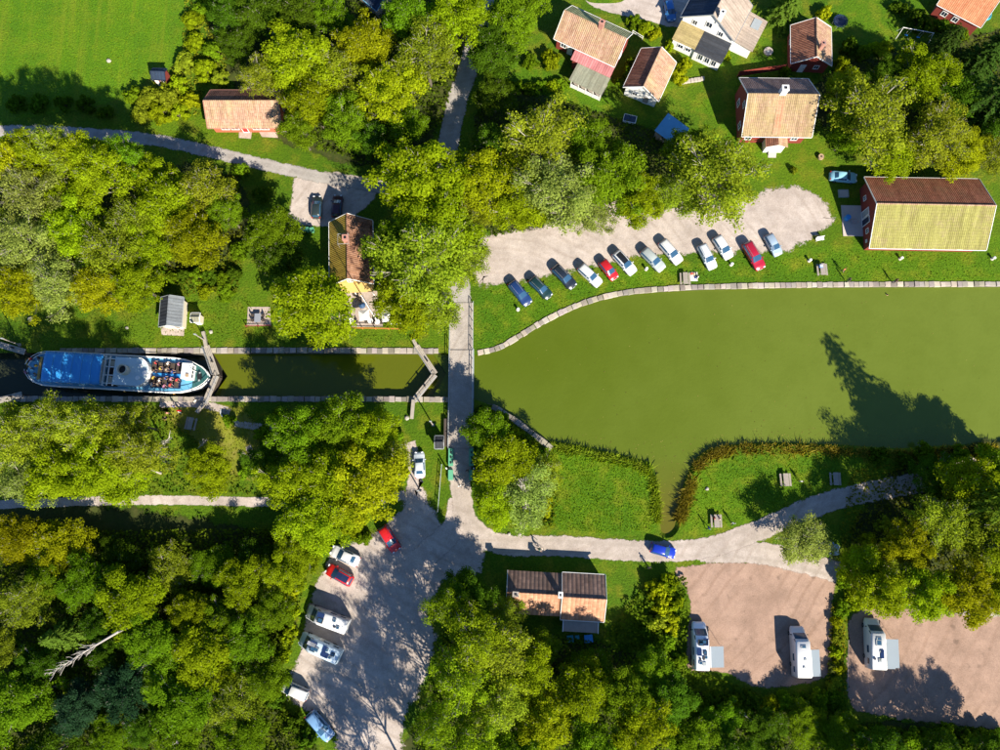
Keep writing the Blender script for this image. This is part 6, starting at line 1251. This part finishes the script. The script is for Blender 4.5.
xf = bx(123, 2.6); f = MB().lathe([(.75, 4.4), (.72, 5.6), (.8, 5.65), (.8, 5.8), (.62, 5.8), (.6, 5.2)], 18, (xf, .1, 0)).build('funnel', M['cream'], bt); MB().lathe([(.6, 5.25), (.1, 5.3)], 14, (xf, .1, 0)).build('funnel_mouth', M['black'], f)
for dx, dy, s in ((2.2, -1.0, .35), (2.4, .9, .3), (3.2, -.2, .4)): MB().lathe([(s * .5, 4.45), (s * .5, 4.8), (s, 4.95), (s * .9, 5.05)], 12, (xf + dx, dy, 0)).build('ventilator', M['white'], bt)
MB().tube([(xd1 - 1.7 + 1.75 * math.cos(a), 2.2 * math.sin(a), 4.55) for a in np.linspace(-math.pi / 2, math.pi / 2, 13)], .08, 6).build('roof_rim', M['white'], bt)
# fore deck with benches, wheelhouse, bow
xs0, xs1 = bx(151, .6), bx(181, .6)
MB().box((xs0 + xs1) / 2, 0, 2.68, xs1 - xs0, 4.0, .08).build('fore_deck', M['solar'], bt); MB().box((xs0 + xs1) / 2, .0, 2.76, xs1 - xs0, .55, .04).build('aisle_runner', M['tarp'], bt)
seat_rows = 5
for k in range(seat_rows):
    xx = xs0 + .5 + k * (xs1 - xs0 - .9) / (seat_rows - 1)
    for sg in (1, -1):
        b_ = MB().box(xx, sg * 1.15, 3.05, .42, 1.5, .06).build('bench', M['darkwood'], bt); MB().box(xx - .22, sg * 1.15, 3.35, .05, 1.5, .5).build('bench_back', M['darkwood'], b_)
        MB().box(xx, sg * .6, 2.86, .06, .06, .34).box(xx, sg * 1.7, 2.86, .06, .06, .34).build('bench_leg', M['steel'], b_)
xw0, xw1 = bx(182.5, 1.6), bx(191.5, 1.6); MB().box((xw0 + xw1) / 2, .55, 3.45, xw1 - xw0, 2.3, 1.7).build('wheelhouse', M['white'], bt); MB().box((xw0 + xw1) / 2, .55, 4.36, xw1 - xw0 + .25, 2.5, .1).build('wheelhouse_roof', M['white'], bt); MB().box((xw0 + xw1) / 2 + .2, -.1, 4.5, .45, .5, .18).build('roof_hatch', M['wood'], bt)
for yy in (-.1, .55, 1.2): MB().box(xw1 + .003, yy, 3.85, .05, .5, .55).build('wheelhouse_window', M['glass'], bt)
M['bowgreen'] = simple('bow_deck', (.02, .09, .09), .6, .3, 1.5); xg = bx(193, .4)
bp = [(xg, hw_((xg / BL) + .5) * .96)] + [((t - .5) * BL, hw_(t) * .95) for t in ts if (t - .5) * BL > xg + .2]; bp = bp + [(x_, -y_) for x_, y_ in bp[::-1]]; MB().prism(bp[::-1], 2.63, 2.68).build('bow_deck', M['bowgreen'], bt)
w_ = MB().box(xg + 1.1, 0, 2.95, .5, .9, .5).build('windlass', M['black'], bt); MB().tube([(xg + 1.1, -.7, 3.05), (xg + 1.1, .7, 3.05)], .14, 8).build('drum', M['steel'], w_)
MB().tube([(xg + .4, .8, 2.6), (xg + .4, .8, 5.2)], .05, 6).build('jackstaff', M['white'], bt)
for sg, pxs in ((1, (60, 110, 160)), (-1, (75, 125, 175))):
    for px in pxs: MB().lathe([(.05, -.35), (.18, -.2), (.18, .2), (.05, .35)], 8, (bx(px), sg * 2.75, 2.1)).build('fender', M['tint'], bt).color = (.5, .25, .03, 1)
# passengers
ca = bt.rotation_euler[2]; cols = [((.5, .02, .03), 'red'), ((.04, .08, .3), 'blue'), ((.7, .68, .66), 'white'), ((.03, .03, .04), 'black'), ((.5, .2, .35), 'pink'), ((.3, .25, .2), 'brown'), ((.55, .4, .05), 'mustard')]
def bw(x, y, z): return Vector((bt.location.x + x * math.cos(ca) - y * math.sin(ca), bt.location.y + x * math.sin(ca) + y * math.cos(ca), WZ + z))
gp = random.Random(5); k2 = 0
for k in range(seat_rows):
    xx = xs0 + .5 + k * (xs1 - xs0 - .9) / (seat_rows - 1); row = ['rearmost', 'second', 'third', 'fourth', 'foremost'][k]
    for yy in (1.65, .75, -.75, -1.65):
        if gp.random() < .12: continue
        c, cn_ = cols[(k2 * 3 + k) % 7]; k2 += 1; sd_ = {1.65: 'at the port rail', .75: 'port side by the aisle', -.75: 'starboard side by the aisle', -1.65: 'at the starboard rail'}[yy]
        person('sit', bw(xx + gp.uniform(-.12, .1), yy + gp.uniform(-.22, .22), 2.64), ca + gp.uniform(-.5, .5), c, f'passenger in {cn_} on the {row} fore deck bench, {sd_}', 'boat passengers')
xst = bx(34, .5)
for i, (dx, dy, ps) in enumerate([(-.4, 1.2, 'stand'), (-.9, -.9, 'stand'), (.3, .3, 'sit'), (.4, -1.0, 'sit'), (.5, 1.6, 'sit'), (-.3, -.1, 'stand')]):
    c, cn_ = cols[[0, 4, 6, 5, 3, 2][i]]; person(ps, bw(xst + dx, dy, 2.62 if ps == 'stand' else 2.56), ca + gp.uniform(-.5, .5) + math.pi, c, f'passenger in {cn_} on the round stern deck behind the canopy', 'boat passengers')
MB().box(xst + .7, 0, 3.0, .4, 3.6, .06).build('stern_bench', M['ochre'], bt); MB().box(xst + .7, 0, 2.8, .3, 3.2, .36).build('stern_bench_base', M['wood'], bt)
